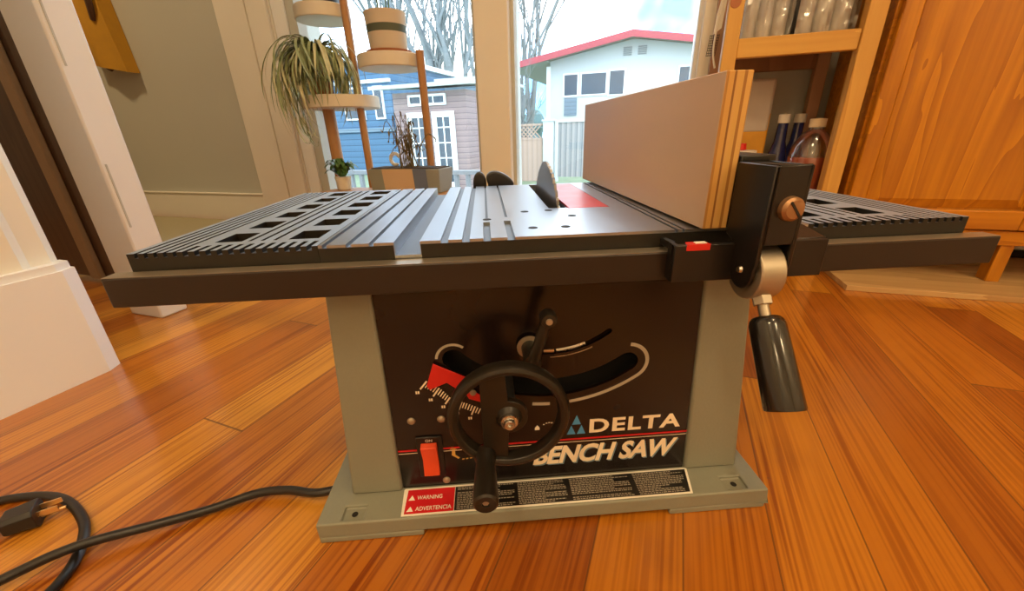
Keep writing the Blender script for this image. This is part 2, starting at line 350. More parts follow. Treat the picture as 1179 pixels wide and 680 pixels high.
        if bevel:
            b = o.modifiers.new('bevel', 'BEVEL'); b.width = bevel; b.segments = seg; b.limit_method = 'ANGLE'; b.angle_limit = math.radians(40)
        return o

def tag(o, label, cat, group=None, kind=None):
    o['label'] = label; o['category'] = cat
    if group: o['group'] = group
    if kind: o['kind'] = kind
    return o
def struct(o): o['kind'] = 'structure'; return o
def thing(name, label, cat, loc=(0, 0, 0), rz=0.0, group=None):
    o = bpy.data.objects.new(name, None); COL.objects.link(o); o.location = loc; o.rotation_euler = (0, 0, rz); o.empty_display_size = 0.05
    return tag(o, label, cat, group)
def copy_thing(o, loc, label=None):
    c = o.copy(); COL.objects.link(c); c.location = loc
    if label: c['label'] = label
    for ch in list(o.children):
        d = ch.copy(); COL.objects.link(d); d.parent = c
        for g in list(ch.children):
            e = g.copy(); COL.objects.link(e); e.parent = d
    return c
def text_mesh(txt, x0, x1, z0, z1, shear=0.0, bold=0.0, space=1.0):
    """lettering fitted to a rectangle; returns 2-D verts + faces (x, z)"""
    cu = bpy.data.curves.new('lettering', 'FONT'); cu.body = txt; cu.offset = bold; cu.space_character = space; cu.resolution_u = 4
    ob = bpy.data.objects.new('lettering', cu); COL.objects.link(ob)
    bpy.context.view_layer.update()
    me = bpy.data.meshes.new_from_object(ob.evaluated_get(bpy.context.evaluated_depsgraph_get()))
    vs = [(v.co.x + shear * v.co.y, v.co.y) for v in me.vertices]; fs = [tuple(p.vertices) for p in me.polygons]
    bpy.data.objects.remove(ob); bpy.data.curves.remove(cu); bpy.data.meshes.remove(me)
    ax, bx = min(v[0] for v in vs), max(v[0] for v in vs); ay, by = min(v[1] for v in vs), max(v[1] for v in vs)
    return [(x0 + (v[0] - ax) / (bx - ax) * (x1 - x0), z0 + (v[1] - ay) / (by - ay) * (z1 - z0)) for v in vs], fs
def flat(mb, v2, fs, y, mi=0, th=0.0004):
    """flat printed shape standing on a plane facing -Y, given a hair of thickness"""
    mb.add([(x, y - th, z) for x, z in v2], [f for f in fs], mi); return mb
def lay(mb, v2, fs, z, mi=0):
    """flat printed shape lying on a horizontal plane"""
    mb.add([(x, y, z) for x, y in v2], fs, mi); return mb

# ================================================================== SETTING
struct(MB().box(-3.6, 2.4, -3.0, 1.2, -0.05, 0.0).build('floor', M['floor'], smooth=0))
struct(MB().box(-3.6, 2.4, -3.0, 1.32, 2.5, 2.56).build('ceiling', M['ceiling'], smooth=0))
wb = MB()
wb.box(-3.6, -1.32, 1.2, 1.32, 0, 2.5).box(0.18, 2.4, 1.2, 1.32, 0, 2.5).box(-1.32, 0.18, 1.2, 1.32, 2.1, 2.5).box(-1.32, 0.18, 1.2, 1.32, 0, 0.06)
struct(wb.build('wall_back', M['wall_grey'], smooth=0))
struct(MB().box(2.4, 2.52, -3.0, 1.32, 0, 2.5).build('wall_right', M['wall_white'], smooth=0))
struct(MB().box(-3.6, 2.4, -3.12, -3.0, 0, 2.5).build('wall_front', M['wall_white'], smooth=0))
struct(MB().box(-3.72, -3.6, -3.0, 1.32, 0, 2.5).build('wall_hall', M['wall_grey'], smooth=0))
# near wall end on the left: plaster face, stepped casing with eased edges
wl = MB()
wl.prism([(-1.0, -3.0), (-0.866, -3.0), (-0.866, 0.014), (-0.874, 0.026), (-0.876, 0.052), (-0.886, 0.064), (-1.0, 0.064)], 'Z', 0, 2.5)
struct(wl.build('wall_left', M['wall_white'], smooth=0))
bl = MB()
bl.prism([(-0.866, -3.0), (-0.848, -3.0), (-0.848, 0.048), (-0.860, 0.070), (-0.885, 0.070), (-0.885, 0.064), (-0.876, 0.052), (-0.874, 0.026), (-0.866, 0.014)], 'Z', 0.0, 0.192)
bl.prism([(-0.866, -3.0), (-0.853, -3.0), (-0.853, 0.044), (-0.862, 0.066), (-0.885, 0.066), (-0.885, 0.064), (-0.876, 0.052), (-0.874, 0.026), (-0.866, 0.014)], 'Z', 0.192, 0.204)
struct(bl.build('baseboard_left', M['trim_white'], smooth=0))
# door post beyond the near wall, with two hinge leaves let into its bright face
dp = MB().box(-1.108, -1.0, 0.232, 0.292, 0, 2.5)
struct(dp.build('trim_1', M['trim_white'], bevel=0.004))
hg = MB()
for z0, z1 in ((0.215, 0.345), (0.52, 0.64)):
    hg.box(-1.0005, -0.9985, 0.2405, 0.2435, z0, z1)
struct(hg.build('trim_2', M['wall_grey'], smooth=0))
# dark hall door standing open behind the post
dd = thing('hall_door', 'dark brown wooden door standing in shade behind the white door post', 'door', (-1.26, 0.34, 0.02))
slab = MB().box(-1.80, -1.21, 0.36, 0.395, 0.02, 2.1)
slab.box(-1.39, -1.35, 0.352, 0.36, 0.02, 2.1).box(-1.25, -1.21, 0.352, 0.36, 0.02, 2.1).box(-1.35, -1.25, 0.352, 0.36, 0.28, 0.36)
slab.build('door_slab', M['door_brown'], dd, (-1.26, 0.34, 0.02), bevel=0.002)
MB().box(-1.47, -1.425, 0.345, 0.36, 0.02, 2.1).build('edge_strip', M['door_edge'], dd, (-1.26, 0.34, 0.02), bevel=0.003)
struct(MB().box(-1.92, -1.81, 0.33, 0.46, 0.0, 2.5).build('trim_3', M['door_brown'], bevel=0.004))
bb = MB().box(-3.6, -1.716, 1.184, 1.2, 0, 0.130).box(-3.6, -1.716, 1.179, 1.2, 0.130, 0.137)
struct(bb.build('baseboard_back', M['trim_cream'], bevel=0.002))

mt = MB().box(-3.3, -1.74, 0.45, 1.165, 0.0005, 0.0065).build('hall_floor_sheet', noisy('beige_sheet', (0.40, 0.35, 0.22), 0.85, var=0.12, scale=200, bump=0.3), bevel=0.002)  # sheet laid in to give this strip of floor its tan tone
tag(mt, 'flat beige sheet laid on the hall floor along the grey far wall', 'mat')

# window: casing, centre post, sill, sashes and panes
w = struct(bpy.data.objects.new('window_1', None)); COL.objects.link(w); w.location = (0, 1.2, 0)
fo = (0, 1.2, 0)
cs = MB()
cs.box(-1.716, -1.552, 1.182, 1.2, 0, 2.2).box(-1.552, -1.540, 1.190, 1.2, 0, 2.2).box(-1.540, -1.438, 1.176, 1.2, 0, 2.2).box(-1.438, -1.428, 1.186, 1.2, 0, 2.2)
cs.box(0.165, 0.222, 1.178, 1.2, 0, 2.2).box(-1.428, 0.165, 1.182, 1.2, 2.06, 2.2)
cs.build('window_casing', M['trim_cream'], w, fo, bevel=0.003)
fr = MB()
fr.box(-1.428, -1.365, 1.192, 1.30, 0, 2.06).box(-1.365, -1.345, 1.205, 1.30, 0.06, 2.06).box(-1.345, -1.322, 1.22, 1.30, 0.06, 2.06)
fr.box(0.152, 0.165, 1.2, 1.30, 0.06, 2.06).box(-1.365, 0.165, 1.2, 1.30, 0.06, 0.15)
fr.build('window_frame', M['trim_white'], w, fo, bevel=0.003)
mu = MB().box(-0.565, -0.441, 1.19, 1.30, 0.06, 2.06)
mu.build('window_mullion', M['trim_cream'], w, fo, bevel=0.004)
ml2 = MB().box(-0.441, -0.428, 1.215, 1.28, 0.15, 2.06).box(-0.580, -0.565, 1.215, 1.28, 0.15, 2.06)
ml2.build('window_sash', M['wall_grey'], w, fo)
MB().box(-1.33, -0.56, 1.245, 1.249, 0.14, 2.07).build('window_pane', M['glass'], w, fo, smooth=0)
MB().box(-0.446, 0.158, 1.245, 1.249, 0.14, 2.07).build('window_pane', M['glass'], w, fo, smooth=0)

# ================================================================== TABLE SAW
saw = thing('table_saw', 'benchtop table saw with black front panel, grey-green base and ribbed aluminium top', 'table saw', (0, 0, 0), A22)
T = 0.3068
# --- table top
cuts = []   # x0,x1,y0,y1,depth(None=through)
E_ = 0.323
def groove(x0, x1, d, y0=0.0, y1=E_): cuts.append((x0, x1, y0, y1, d))
groove(-0.1935, -0.1900, .003); groove(-0.1755, -0.1715, .003); groove(-0.1580, -0.1545, .003)
groove(-0.1390, -0.1190, .0105); groove(-0.1030, -0.0970, .0028); groove(-0.0862, -0.0802, .0028)
groove(-0.0695, -0.0635, .0028, 0, 0.060); groove(-0.0675, -0.0650, .0028, 0.078, E_)
groove(-0.0505, -0.0445, .0028, 0, 0.062); groove(-0.0488, -0.0463, .0028, 0.080, E_)
groove(0.0845, 0.0870, .0028); groove(0.0905, 0.0925, .0028)
groove(0.1560, 0.1760, .0105); groove(0.1860, 0.1890, .003)
groove(0.0000, 0.0205, None, 0.116, 0.316)
groove(0.0205, 0.0645, .0022, 0.112, 0.318)
def mk_top(cl, z):
    def f(x, y):
        h = z
        for x0, x1, y0, y1, d in cl:
            if x0 < x < x1 and y0 < y < y1:
                if d is None: return None
                h = min(h, z - d)
        return h
    return f
xs = [-0.1965, 0.1965] + [c for q in cuts for c in q[:2]]; ys = [0, E_] + [c for q in cuts for c in q[2:4]]
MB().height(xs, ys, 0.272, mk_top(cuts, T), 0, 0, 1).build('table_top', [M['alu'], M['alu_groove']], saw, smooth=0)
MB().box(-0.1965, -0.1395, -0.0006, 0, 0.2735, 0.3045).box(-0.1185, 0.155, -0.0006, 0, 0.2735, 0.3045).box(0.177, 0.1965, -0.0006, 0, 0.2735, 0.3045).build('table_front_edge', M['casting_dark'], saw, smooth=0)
for x, y in ((-0.027, 0.103), (-0.027, 0.029), (0.001, 0.028), (-0.002, 0.105), (0.016, 0.073), (-0.066, 0.0715)):
    MB().lathe([(0.0, 0.0003), (0.0038, 0.0003), (0.0042, 0.0)], (x, y, T), 16).build('table_hole_disc', M['black_matt'], saw)  # flush black discs stand in for the dark inside round holes
rin = MB().box(0.021, 0.064, 0.1125, 0.3175, T - 0.0020, T + 0.0002)
rin.build('throat_insert', M['red_insert'], saw, bevel=0.0006)
# under-table dark well around the blade
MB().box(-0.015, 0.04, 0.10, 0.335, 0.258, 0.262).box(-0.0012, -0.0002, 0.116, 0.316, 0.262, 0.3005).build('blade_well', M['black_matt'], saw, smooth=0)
# --- wings: open webbed castings
def wing(sg):
    cl = []
    rows = [(0.0255 + 0.0505 * k, 0.0255 + 0.0505 * k + 0.0305) for k in range(6)]
    for y0, y1 in rows:
        cl += [(-0.288, -0.2665, y0, y1, None), (-0.2295, -0.2050, y0, y1, None)]
    for x in (-0.3315, -0.3245, -0.3175, -0.3105, -0.3035): cl.append((x, x + 0.0026, 0.0, E_, .0035))
    x = -0.2965
    while x < -0.2: cl.append((x, x + 0.0038, 0.0, 0.0165, .0035)); x += 0.0083
    for x in (-0.2620, -0.2520, -0.2420): cl.append((x, x + 0.003, 0.0255, 0.318, .0035))
    if sg > 0: cl = [(-b, -a, c, d, e) for a, b, c, d, e in cl]
    lim = sorted((sg * 0.3368, sg * 0.1970))
    xs = lim + [c for q in cl for c in q[:2]]; ys = [0, E_] + [c for q in cl for c in q[2:4]]
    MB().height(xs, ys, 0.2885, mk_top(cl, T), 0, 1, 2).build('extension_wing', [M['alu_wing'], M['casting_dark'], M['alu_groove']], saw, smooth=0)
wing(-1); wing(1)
# --- rails
MB().box(-0.3476, 0.3523, -0.0158, -0.0012, 0.270, 0.2932).build('front_rail', M['railblack'], saw, bevel=0.0012)
MB().box(-0.3476, 0.3523, -0.0150, -0.0018, 0.2932, 0.2935).build('rail_top_sheen', M['tin'], saw, smooth=0)  # paler strip puts the light on the rail's top into its colour
MB().box(-0.3476, 0.3523, 0.3245, 0.338, 0.270, 0.2932).build('rear_rail', M['railblack'], saw, bevel=0.0012)
# --- base: flange with feet, tapered columns, sides and back
h = 0.0258
base = MB()
def flange_top(x, y):
    return h
xs = [-0.253, 0.217, -0.229, -0.207, 0.174, 0.197]; ys = [-0.0145, 0.31, -0.010, 0.006]
def ftop(x, y):
    for x0, x1 in ((-0.229, -0.207), (0.174, 0.197)):
        if x0 < x < x1 and -0.010 < y < 0.006: return h - 0.0035
    return h
base.height(xs, ys, 0.0075, ftop)
for x0, x1 in ((-0.253, -0.148), (0.112, 0.217)):
    base.box(x0, x1, -0.0145, 0.10, 0.0, 0.0075).box(x0, x1, 0.22, 0.31, 0.0, 0.0075)
base.build('base_flange', M['green'], saw, bevel=0.004, seg=3)
def column(xb0, xb1, xt0, xt1):
    c = MB()
    y0, y1 = 0.0195, 0.30
    c.hexa([(xb0, y0, h), (xb1, y0, h), (xb1, 0.05, h), (xb0, y1, h)], [(xt0, y0 + .002, 0.2715), (xt1, y0 + .002, 0.2715), (xt1, 0.05, 0.2715), (xt0, y1, 0.2715)])
    return c
column(-0.2265, -0.1730, -0.2085, -0.1700).build('base_column', M['green'], saw, bevel=0.003, seg=3)
column(0.2010, 0.1410, 0.1730, 0.1290).build('base_column', M['green'], saw, bevel=0.003, seg=3)
MB().box(-0.20, 0.16, 0.285, 0.30, h, 0.2715).build('base_back', M['green'], saw)
MB().box(-0.1705, 0.140, 0.052, 0.055, h, 0.2715).build('cavity_backing', M['black_matt'], saw, smooth=0)  # black plate standing in for the dark cavity seen through the slots
for x, y in ((-0.218, -0.002), (0.186, -0.002)):
    MB().lathe([(0.0, -0.0006), (0.0026, -0.0002), (0.0032, 0.0004), (0.0, 0.0004)][::-1], (x, y, h - 0.0035), 14).build('mounting_hole', M['black_matt'], saw)
# --- front panel with the two curved slots cut through it
PY = 0.0235
def circ3(a, b, c):
    ax, ay = a; bx, by = b; cx, cy = c
    d = 2 * (ax * (by - cy) + bx * (cy - ay) + cx * (ay - by))
    ux = ((ax * ax + ay * ay) * (by - cy) + (bx * bx + by * by) * (cy - ay) + (cx * cx + cy * cy) * (ay - by)) / d
    uy = ((ax * ax + ay * ay) * (cx - bx) + (bx * bx + by * by) * (ax - cx) + (cx * cx + cy * cy) * (bx - ax)) / d
    return ux, uy, math.hypot(ax - ux, ay - uy)
UC, VC, RC = circ3((-0.104, 0.184), (-0.028, 0.147), (0.066, 0.171))
def arc(r0, r1, a0, a1, n=26, round_=True):
    """curved slot outline about the panel's arc centre; angles in radians"""
    o = []; i_ = []
    for k in range(n + 1):
        a = a0 + (a1 - a0) * k / n
        o.append((UC + r1 * math.cos(a), VC + r1 * math.sin(a))); i_.append((UC + r0 * math.cos(a), VC + r0 * math.sin(a)))
    pts = list(o)
    if round_:
        rm, rr = (r0 + r1) / 2, (r1 - r0) / 2
        for k in range(1, 8):
            q = a1 + PI * k / 8 * 1.0
            t = PI * k / 8
            pts.append((UC + rm * math.cos(a1) + rr * (math.cos(a1) * math.cos(t) - math.sin(a1) * math.sin(t)), VC + rm * math.sin(a1) + rr * (math.sin(a1) * math.cos(t) + math.cos(a1) * math.sin(t))))
    pts += i_[::-1]
    if round_:
        for k in range(1, 8):
            t = PI * k / 8
            pts.append((UC + rm * math.cos(a0) + rr * (-math.cos(a0) * math.cos(t) + math.sin(a0) * math.sin(t)), VC + rm * math.sin(a0) + rr * (-math.sin(a0) * math.cos(t) - math.cos(a0) * math.sin(t))))
    return pts
def ang(p): return math.atan2(p[1] - VC, p[0] - UC)
aL, aR = ang((-0.104, 0.186)), ang((0.064, 0.172))
slot_main = arc(RC - 0.0105, RC + 0.0105, aL, aR)
rU = math.hypot(0.02 - UC, 0.197 - VC)
aU0, aU1 = ang((-0.035, 0.197)), ang((0.0445, 0.2055))
rU = math.hypot(0.044 - UC, 0.2055 - VC)
slot_up = arc(rU - 0.0028, rU + 0.0028, aU0 if aU0 < aU1 else aU0, aU1)
def holed(outer, holes, y0, y1):
    bm = bmesh.new(); es = []
    for loop in [outer] + holes:
        vs = [bm.verts.new((x, y0, z)) for x, z in loop]
        for i in range(len(vs)): es.append(bm.edges.new((vs[i], vs[(i + 1) % len(vs)])))
    r = bmesh.ops.triangle_fill(bm, use_beauty=True, use_dissolve=False, edges=es)
    fs = [g for g in r['geom'] if isinstance(g, bmesh.types.BMFace)] or list(bm.faces)
    ex = bmesh.ops.extrude_face_region(bm, geom=list(bm.faces))
    bmesh.ops.translate(bm, vec=(0, y1 - y0, 0), verts=[g for g in ex['geom'] if isinstance(g, bmesh.types.BMVert)])
    bmesh.ops.recalc_face_normals(bm, faces=bm.faces)
    me = bpy.data.meshes.new('front_panel'); bm.to_mesh(me); bm.free()
    return me
me = holed([(-0.1725, h + .0003), (0.1405, h + .0003), (0.1285, 0.2715), (-0.1698, 0.2715)], [slot_main, slot_up], PY, PY + 0.004)
me.materials.append(M['panel'])
panel = bpy.data.objects.new('front_panel', me); COL.objects.link(panel); panel.parent = saw
# printed outline round the main slot (open at the wheel)
ol = MB()
def strip(pts_o, pts_i):
    n = len(pts_o); v = pts_o + pts_i
    return v, [(i, i + 1, n + i + 1, n + i) for i in range(n - 1)]
def arcpts(r, a0, a1, n=14): return [(UC + r * math.cos(a0 + (a1 - a0) * k / n), VC + r * math.sin(a0 + (a1 - a0) * k / n)) for k in range(n + 1)]
ce = (UC + RC * math.cos(aR), VC + RC * math.sin(aR)); aM = ang((0.008, 0.128))
def endcap(c_, r, a0, a1, n=12): return [(c_[0] + r * math.cos(a0 + (a1 - a0) * k / n), c_[1] + r * math.sin(a0 + (a1 - a0) * k / n)) for k in range(n + 1)]
R2, R1 = 0.0215, 0.0178
po = arcpts(RC + R2, aM, aR) + endcap(ce, R2, aR, aR + PI * 0.78)
pi_ = arcpts(RC + R1, aM, aR) + endcap(ce, R1, aR, aR + PI * 0.78)
v, f = strip(po, pi_); flat(ol, v, [q[::-1] for q in f], PY); ol.build('slot_outline', M['print_grey'], saw, smooth=0); ol = MB()
cl_ = (UC + RC * math.cos(aL), VC + RC * math.sin(aL))
v, f = strip(endcap(cl_, 0.0172, aL + PI * 0.03 + PI, aL + PI * 0.72 + PI)[::-1], endcap(cl_, 0.0146, aL + PI * 0.03 + PI, aL + PI * 0.72 + PI)[::-1]); flat(ol, v, f, PY); ol.build('slot_outline', M['print_grey'], saw, smooth=0); ol = MB()
v, f = strip(arcpts(RC + R2, ang((-0.030, 0.126)), ang((-0.012, 0.126))), arcpts(RC + R1, ang((-0.030, 0.126)), ang((-0.012, 0.126)))); flat(ol, v, [q[::-1] for q in f], PY)
ol.build('slot_outline', M['print_grey'], saw, smooth=0)
uo = MB()
v, f = strip(arcpts(rU + 0.0062, ang((-0.012, 0.178)), ang((0.030, 0.187))), arcpts(rU + 0.0052, ang((-0.012, 0.178)), ang((0.030, 0.187)))); flat(uo, v, [q[::-1] for q in f], PY)
uo.build('slot_edge_line', M['tin'], saw, smooth=0)
# locking bar seen through the upper slot
b_ = MB(); pts = arcpts(rU, ang((-0.006, 0.187)), ang((0.0225, 0.1925)), 8)
b_.tube([(x, PY + 0.0035, z) for x, z in pts], 0.0027, 8); b_.build('lock_bar', M['steel'], saw)
MB().tube([(x, PY + 0.003, z) for x, z in arcpts(rU, ang((-0.018, 0.187)), ang((-0.008, 0.187)), 4)], 0.0024, 8).build('lock_tab', M['brass'], saw)
# red bevel pointer and white scale
pt = MB()
pt.prism([(-0.124, 0.1835), (-0.0945, 0.1665), (-0.104, 0.1535), (-0.113, 0.1615), (-0.130, 0.1545), (-0.1325, 0.159)], 'Y', PY - 0.004, PY - 0.0025)
pt.prism([(-0.096, 0.148), (-0.089, 0.1505), (-0.081, 0.144), (-0.082, 0.1365), (-0.093, 0.141)], 'Y', PY - 0.004, PY - 0.0025)
pt.build('bevel_pointer', M['red'], saw, bevel=0.0004)
MB().lathe([(0.0, -0.0018), (0.0030, -0.0012), (0.0034, 0.0)], (-0.0885, PY - 0.004, 0.1485), 14, 0, 'Y').build('pointer_screw', M['tin'], saw)
tk = MB()
P0 = [(-0.1325, 0.1625), (-0.120, 0.153), (-0.110, 0.1395), (-0.097, 0.1340), (-0.0825, 0.126)]
P1 = [(-0.1435, 0.149), (-0.1305, 0.1385), (-0.1175, 0.1285), (-0.1025, 0.1185), (-0.0895, 0.111)]
def lerp(a, b, t): return (a[0] + (b[0] - a[0]) * t, a[1] + (b[1] - a[1]) * t)
N_ = 22
for i in range(N_ + 1):
    u = i / N_ * 4; k = min(3, int(u)); t = u - k
    a = lerp(P0[k], P0[k + 1], t); b2 = lerp(P1[k], P1[k + 1], t)
    major = i % 5 == 0; L_ = 0.66 if major else 0.42
    e = lerp(a, b2, L_); w_ = 0.00085 if major else 0.0006
    dx, dz = e[0] - a[0], e[1] - a[1]; q = math.hypot(dx, dz); nx, nz = -dz / q * w_, dx / q * w_
    flat(tk, [(a[0] - nx, a[1] - nz), (a[0] + nx, a[1] + nz), (e[0] + nx, e[1] + nz), (e[0] - nx, e[1] - nz)], [(0, 1, 2, 3)], PY)
    if major:
        g_ = lerp(a, b2, 0.93)
        for s_ in (-0.0011, 0.0011):
            flat(tk, [(g_[0] + s_ - .0008, g_[1] - .0016), (g_[0] + s_ + .0008, g_[1] - .0016), (g_[0] + s_ + .0008, g_[1] + .0016), (g_[0] + s_ - .0008, g_[1] + .0016)], [(0, 1, 2, 3)], PY)
tk.build('bevel_scale', M['cream_print'], saw, smooth=0)
for x, z in ((-0.153, 0.116), (-0.123, 0.116), (-0.125, 0.0335)):
    MB().lathe([(0.0, -0.0026), (0.0022, -0.0024), (0.0040, -0.0010), (0.0042, 0.0)], (x, PY, z), 18, 0, 'Y').build('panel_screw', M['tin'], saw)
# switch
MB().box(-0.1515, -0.1245, PY - 0.0022, PY, 0.0425, 0.0955).build('switch_plate', M['black'], saw, bevel=0.0008)
sw = thing  # (helper kept local)
rk = MB()
rk.prism([(PY - 0.0022, 0.0475), (PY - 0.0075, 0.048), (PY - 0.0045, 0.0675), (PY - 0.0095, 0.0870), (PY - 0.0022, 0.0885)], 'X', -0.1465, -0.1300)
rk.build('switch_rocker', M['orange'], saw, bevel=0.0008)
on = MB(); v, f = text_mesh('ON', -0.1415, -0.1345, 0.0898, 0.0930); flat(on, v, f, PY - 0.0022); on.build('switch_lettering', M['white_print'], saw, smooth=0)
# stripes, logo and lettering
sp = MB()
for z0, z1, mi in ((0.0768, 0.0790, 0), (0.0738, 0.0746, 1)):
    flat(sp, [(-0.1715, z0), (-0.1515, z0), (-0.1515, z1), (-0.1715, z1)], [(0, 1, 2, 3)], PY, mi)
    flat(sp, [(-0.1245, z0), (0.1385, z0), (0.1385, z1), (-0.1245, z1)], [(0, 1, 2, 3)], PY, mi)
sp.build('panel_stripe', [M['red_print'], M['cream_print']], saw, smooth=0)
tr = MB()
flat(tr, [(0.0065, 0.0845), (0.0158, 0.0845), (0.0111, 0.0962)], [(0, 1, 2)], PY)
flat(tr, [(0.0172, 0.0845), (0.0265, 0.0845), (0.0219, 0.0962)], [(0, 1, 2)], PY)
flat(tr, [(0.0118, 0.0972), (0.0212, 0.0972), (0.0165, 0.1092)], [(0, 1, 2)], PY)
tr.build('triangle_emblem', M['logo_blue'], saw, smooth=0)
dl = MB(); v, f = text_mesh('DELTA', 0.0305, 0.1295, 0.0850, 0.1030, bold=0.030, space=1.12); flat(dl, v, f, PY, 0, 0.0005); dl.build('panel_lettering', M['cream_print'], saw, smooth=0)
bs = MB(); v, f = text_mesh('BENCH SAW', -0.030, 0.1295, 0.0455, 0.0705, shear=0.24, bold=0.034, space=0.96)
flat(bs, [(x + 0.0014, z - 0.0018) for x, z in v], f, PY, 1, 0.0003); flat(bs, v, f, PY, 0, 0.0006)
bs.build('panel_lettering', [M['cream_print'], M['shadow_blue']], saw, smooth=0)
yg = MB()
flat(yg, [(-0.1155, 0.0795), (-0.110, 0.075), (-0.1125, 0.075), (-0.1125, 0.068), (-0.108, 0.064), (-0.110, 0.0625), (-0.1165, 0.068), (-0.1155, 0.0755), (-0.118, 0.0755)], [(0, 8, 7, 2, 1), (7, 6, 3, 2), (6, 5, 4, 3)], PY)
for k in range(4): flat(yg, [(-0.106 + .0042 * k, 0.0605 + .0004 * k), (-0.1035 + .0042 * k, 0.0610 + .0004 * k), (-0.1035 + .0042 * k, 0.0625 + .0004 * k), (-0.106 + .0042 * k, 0.0620 + .0004 * k)], [(0, 1, 2, 3)], PY)
yg.build('raise_arrow', M['yellow_print'], saw, smooth=0)
wg = MB()
flat(wg, [(-0.0275, 0.0935), (-0.0225, 0.0935), (-0.0225, 0.0965), (-0.025, 0.1), (-0.0275, 0.0965)], [(0, 1, 2, 3, 4)], PY)
for k in range(5): flat(wg, [(-0.019 + .0028 * k, 0.1015 - .0005 * (k - 2) ** 2), (-0.0172 + .0028 * k, 0.1015 - .0005 * (k - 2) ** 2), (-0.0172 + .0028 * k, 0.1028 - .0005 * (k - 2) ** 2), (-0.019 + .0028 * k, 0.1028 - .0005 * (k - 2) ** 2)], [(0, 1, 2, 3)], PY)
wg.build('lock_arrow', M['white_print'], saw, smooth=0)
# warning label lying on the flange
lb = MB(); zl = h + 0.0004
def rect(a, b, c, d): return [(a, c), (b, c), (b, d), (a, d)]
lab = lambda x, y: (x, y)
lb.prism([(-0.1690, -0.0118), (0.1355, -0.0118), (0.1440, 0.0205), (0.1425, 0.0218), (-0.1700, 0.0218), (-0.1712, 0.0205)], 'Z', h, zl)
wl_ = lb.build('warning_label', M['white_print'], saw, smooth=0)
rb = MB(); lay(rb, rect(-0.1665, -0.1160, -0.0098, 0.0196), [(0, 1, 2, 3)], zl + .0001); rb.build('label_red_field', M['red_print'], wl_, smooth=0)
kb = MB(); lay(kb, [(-0.1155, -0.0098), (0.1335, -0.0098), (0.1412, 0.0196), (-0.1155, 0.0196)], [(0, 1, 2, 3)], zl + .0001); kb.build('label_black_field', M['black'], wl_, smooth=0)
lt = MB()
for s_, y0, y1, x1 in (('WARNING', 0.0065, 0.0115, -0.1290), ('ADVERTENCIA', -0.0070, -0.0020, -0.1185)):
    v, f = text_mesh(s_, -0.1555, x1, y0, y1, bold=0.01); lay(lt, v, f, zl + .0003)
    yy = y0 - 0.0004
    lay(lt, [(-0.1645, yy), (-0.1575, yy), (-0.161, yy + 0.0062)], [(0, 1, 2)], zl + .0003)
lt.build('label_lettering', M['white_print'], wl_, smooth=0)
fp = MB(); r5 = random.Random(4)
for c0, c1 in ((-0.113, -0.052), (-0.048, 0.004), (0.009, 0.074), (0.080, 0.138)):
    for k in range(13):
        y = 0.0178 - k * 0.00215
        if r5.random() < 0.07: continue
        x = c0; xe = c0 + (c1 - c0) * (r5.choice((1, 1, 1, 0.96, 0.55, 0.72)) if k > 3 else r5.choice((1, 0.97, 0.75)))
        if c1 > 0.13: xe -= 0.010 * (k / 13.0)
        while x < xe:
            wd = r5.uniform(0.0012, 0.0040)
            lay(fp, rect(x, min(x + wd, xe), y - 0.00052, y + 0.00048), [(0, 1, 2, 3)], zl + .0003); x += wd + 0.0008
fpo = fp.build('label_fine_print', M['print_grey'], wl_, smooth=0)
# --- handwheel
HX, HZ, HY = -0.056, 0.1565, -0.0325
hw = MB()
ro, ri = 0.0530, 0.0432
prof = [(ri, 0.0030), (ri + 0.0012, -0.0012), (0.0480, -0.0028), (ro - 0.0020, -0.0014), (ro, 0.0025), (ro - 0.0008, 0.0105), (ri + 0.003, 0.0120), (ri, 0.0095), (ri, 0.0030)]
hw.lathe(prof, (HX, HY, HZ), 64, 0, 'Y')
# web: broad spoke left of the hub, down to the grip boss, plus the hub boss
web = []
r_ = ri + 0.001
def onr(x, s_): return (x, s_ * math.sqrt(max(0, r_ * r_ - x * x)))
left, right = -0.0235, -0.0020
up = [onr(left + (right - left) * k / 6, 1) for k in range(7)]
dn = [onr(left + (right - left) * k / 6, -1) for k in range(7)]
hubr = 0.0165
hubarc = [(hubr * math.cos(a), hubr * math.sin(a)) for a in [math.radians(92 - 184 * k / 16) for k in range(17)]]
poly = dn[::1][:1] + [] 
poly = [up[0]] + up[1:] + hubarc + dn[::-1]
hw.prism([(HX + x, HZ + z) for x, z in poly], 'Y', HY + 0.002, HY + 0.0085)
hw.lathe([(0.0, -0.0030), (0.0085, -0.0026), (0.0105, 0.0005), (0.0115, 0.0020)], (HX, HY, HZ), 32, 0, 'Y')
whl = hw.build('handwheel', M['wheel'], saw, bevel=0.0006)
sb_ = MB().lathe([(0.0020, -0.0062), (0.0020, -0.0085), (0.0042, -0.0088), (0.0050, -0.0074), (0.0050, -0.0050), (0.0072, -0.0046), (0.0074, -0.0028)], (HX, HY, HZ), 28, 0, 'Y')
sb_.lathe([(0.0, -0.0062), (0.0020, -0.0062)], (HX, HY, HZ), 12, 0, 'Y')
sb_.build('hub_bolt', M['steel'], whl)
MB().cyl((HX, HY + 0.0085, HZ), (HX, PY + 0.006, HZ), 0.0075).build('wheel_shaft', M['black_matt'], saw)
gp = MB(); gx, gz = -0.0785, 0.1165
gp.lathe([(0.0, -0.0470), (0.0030, -0.0470), (0.0032, -0.0490), (0.0084, -0.0495), (0.0100, -0.0480), (0.0104, -0.0440), (0.0092, -0.0200), (0.0080, -0.0060), (0.0095, -0.0020), (0.0095, 0.0050)], (gx, HY, gz), 32, 0, 'Y')
gp.build('wheel_grip', M['wheel'], whl)
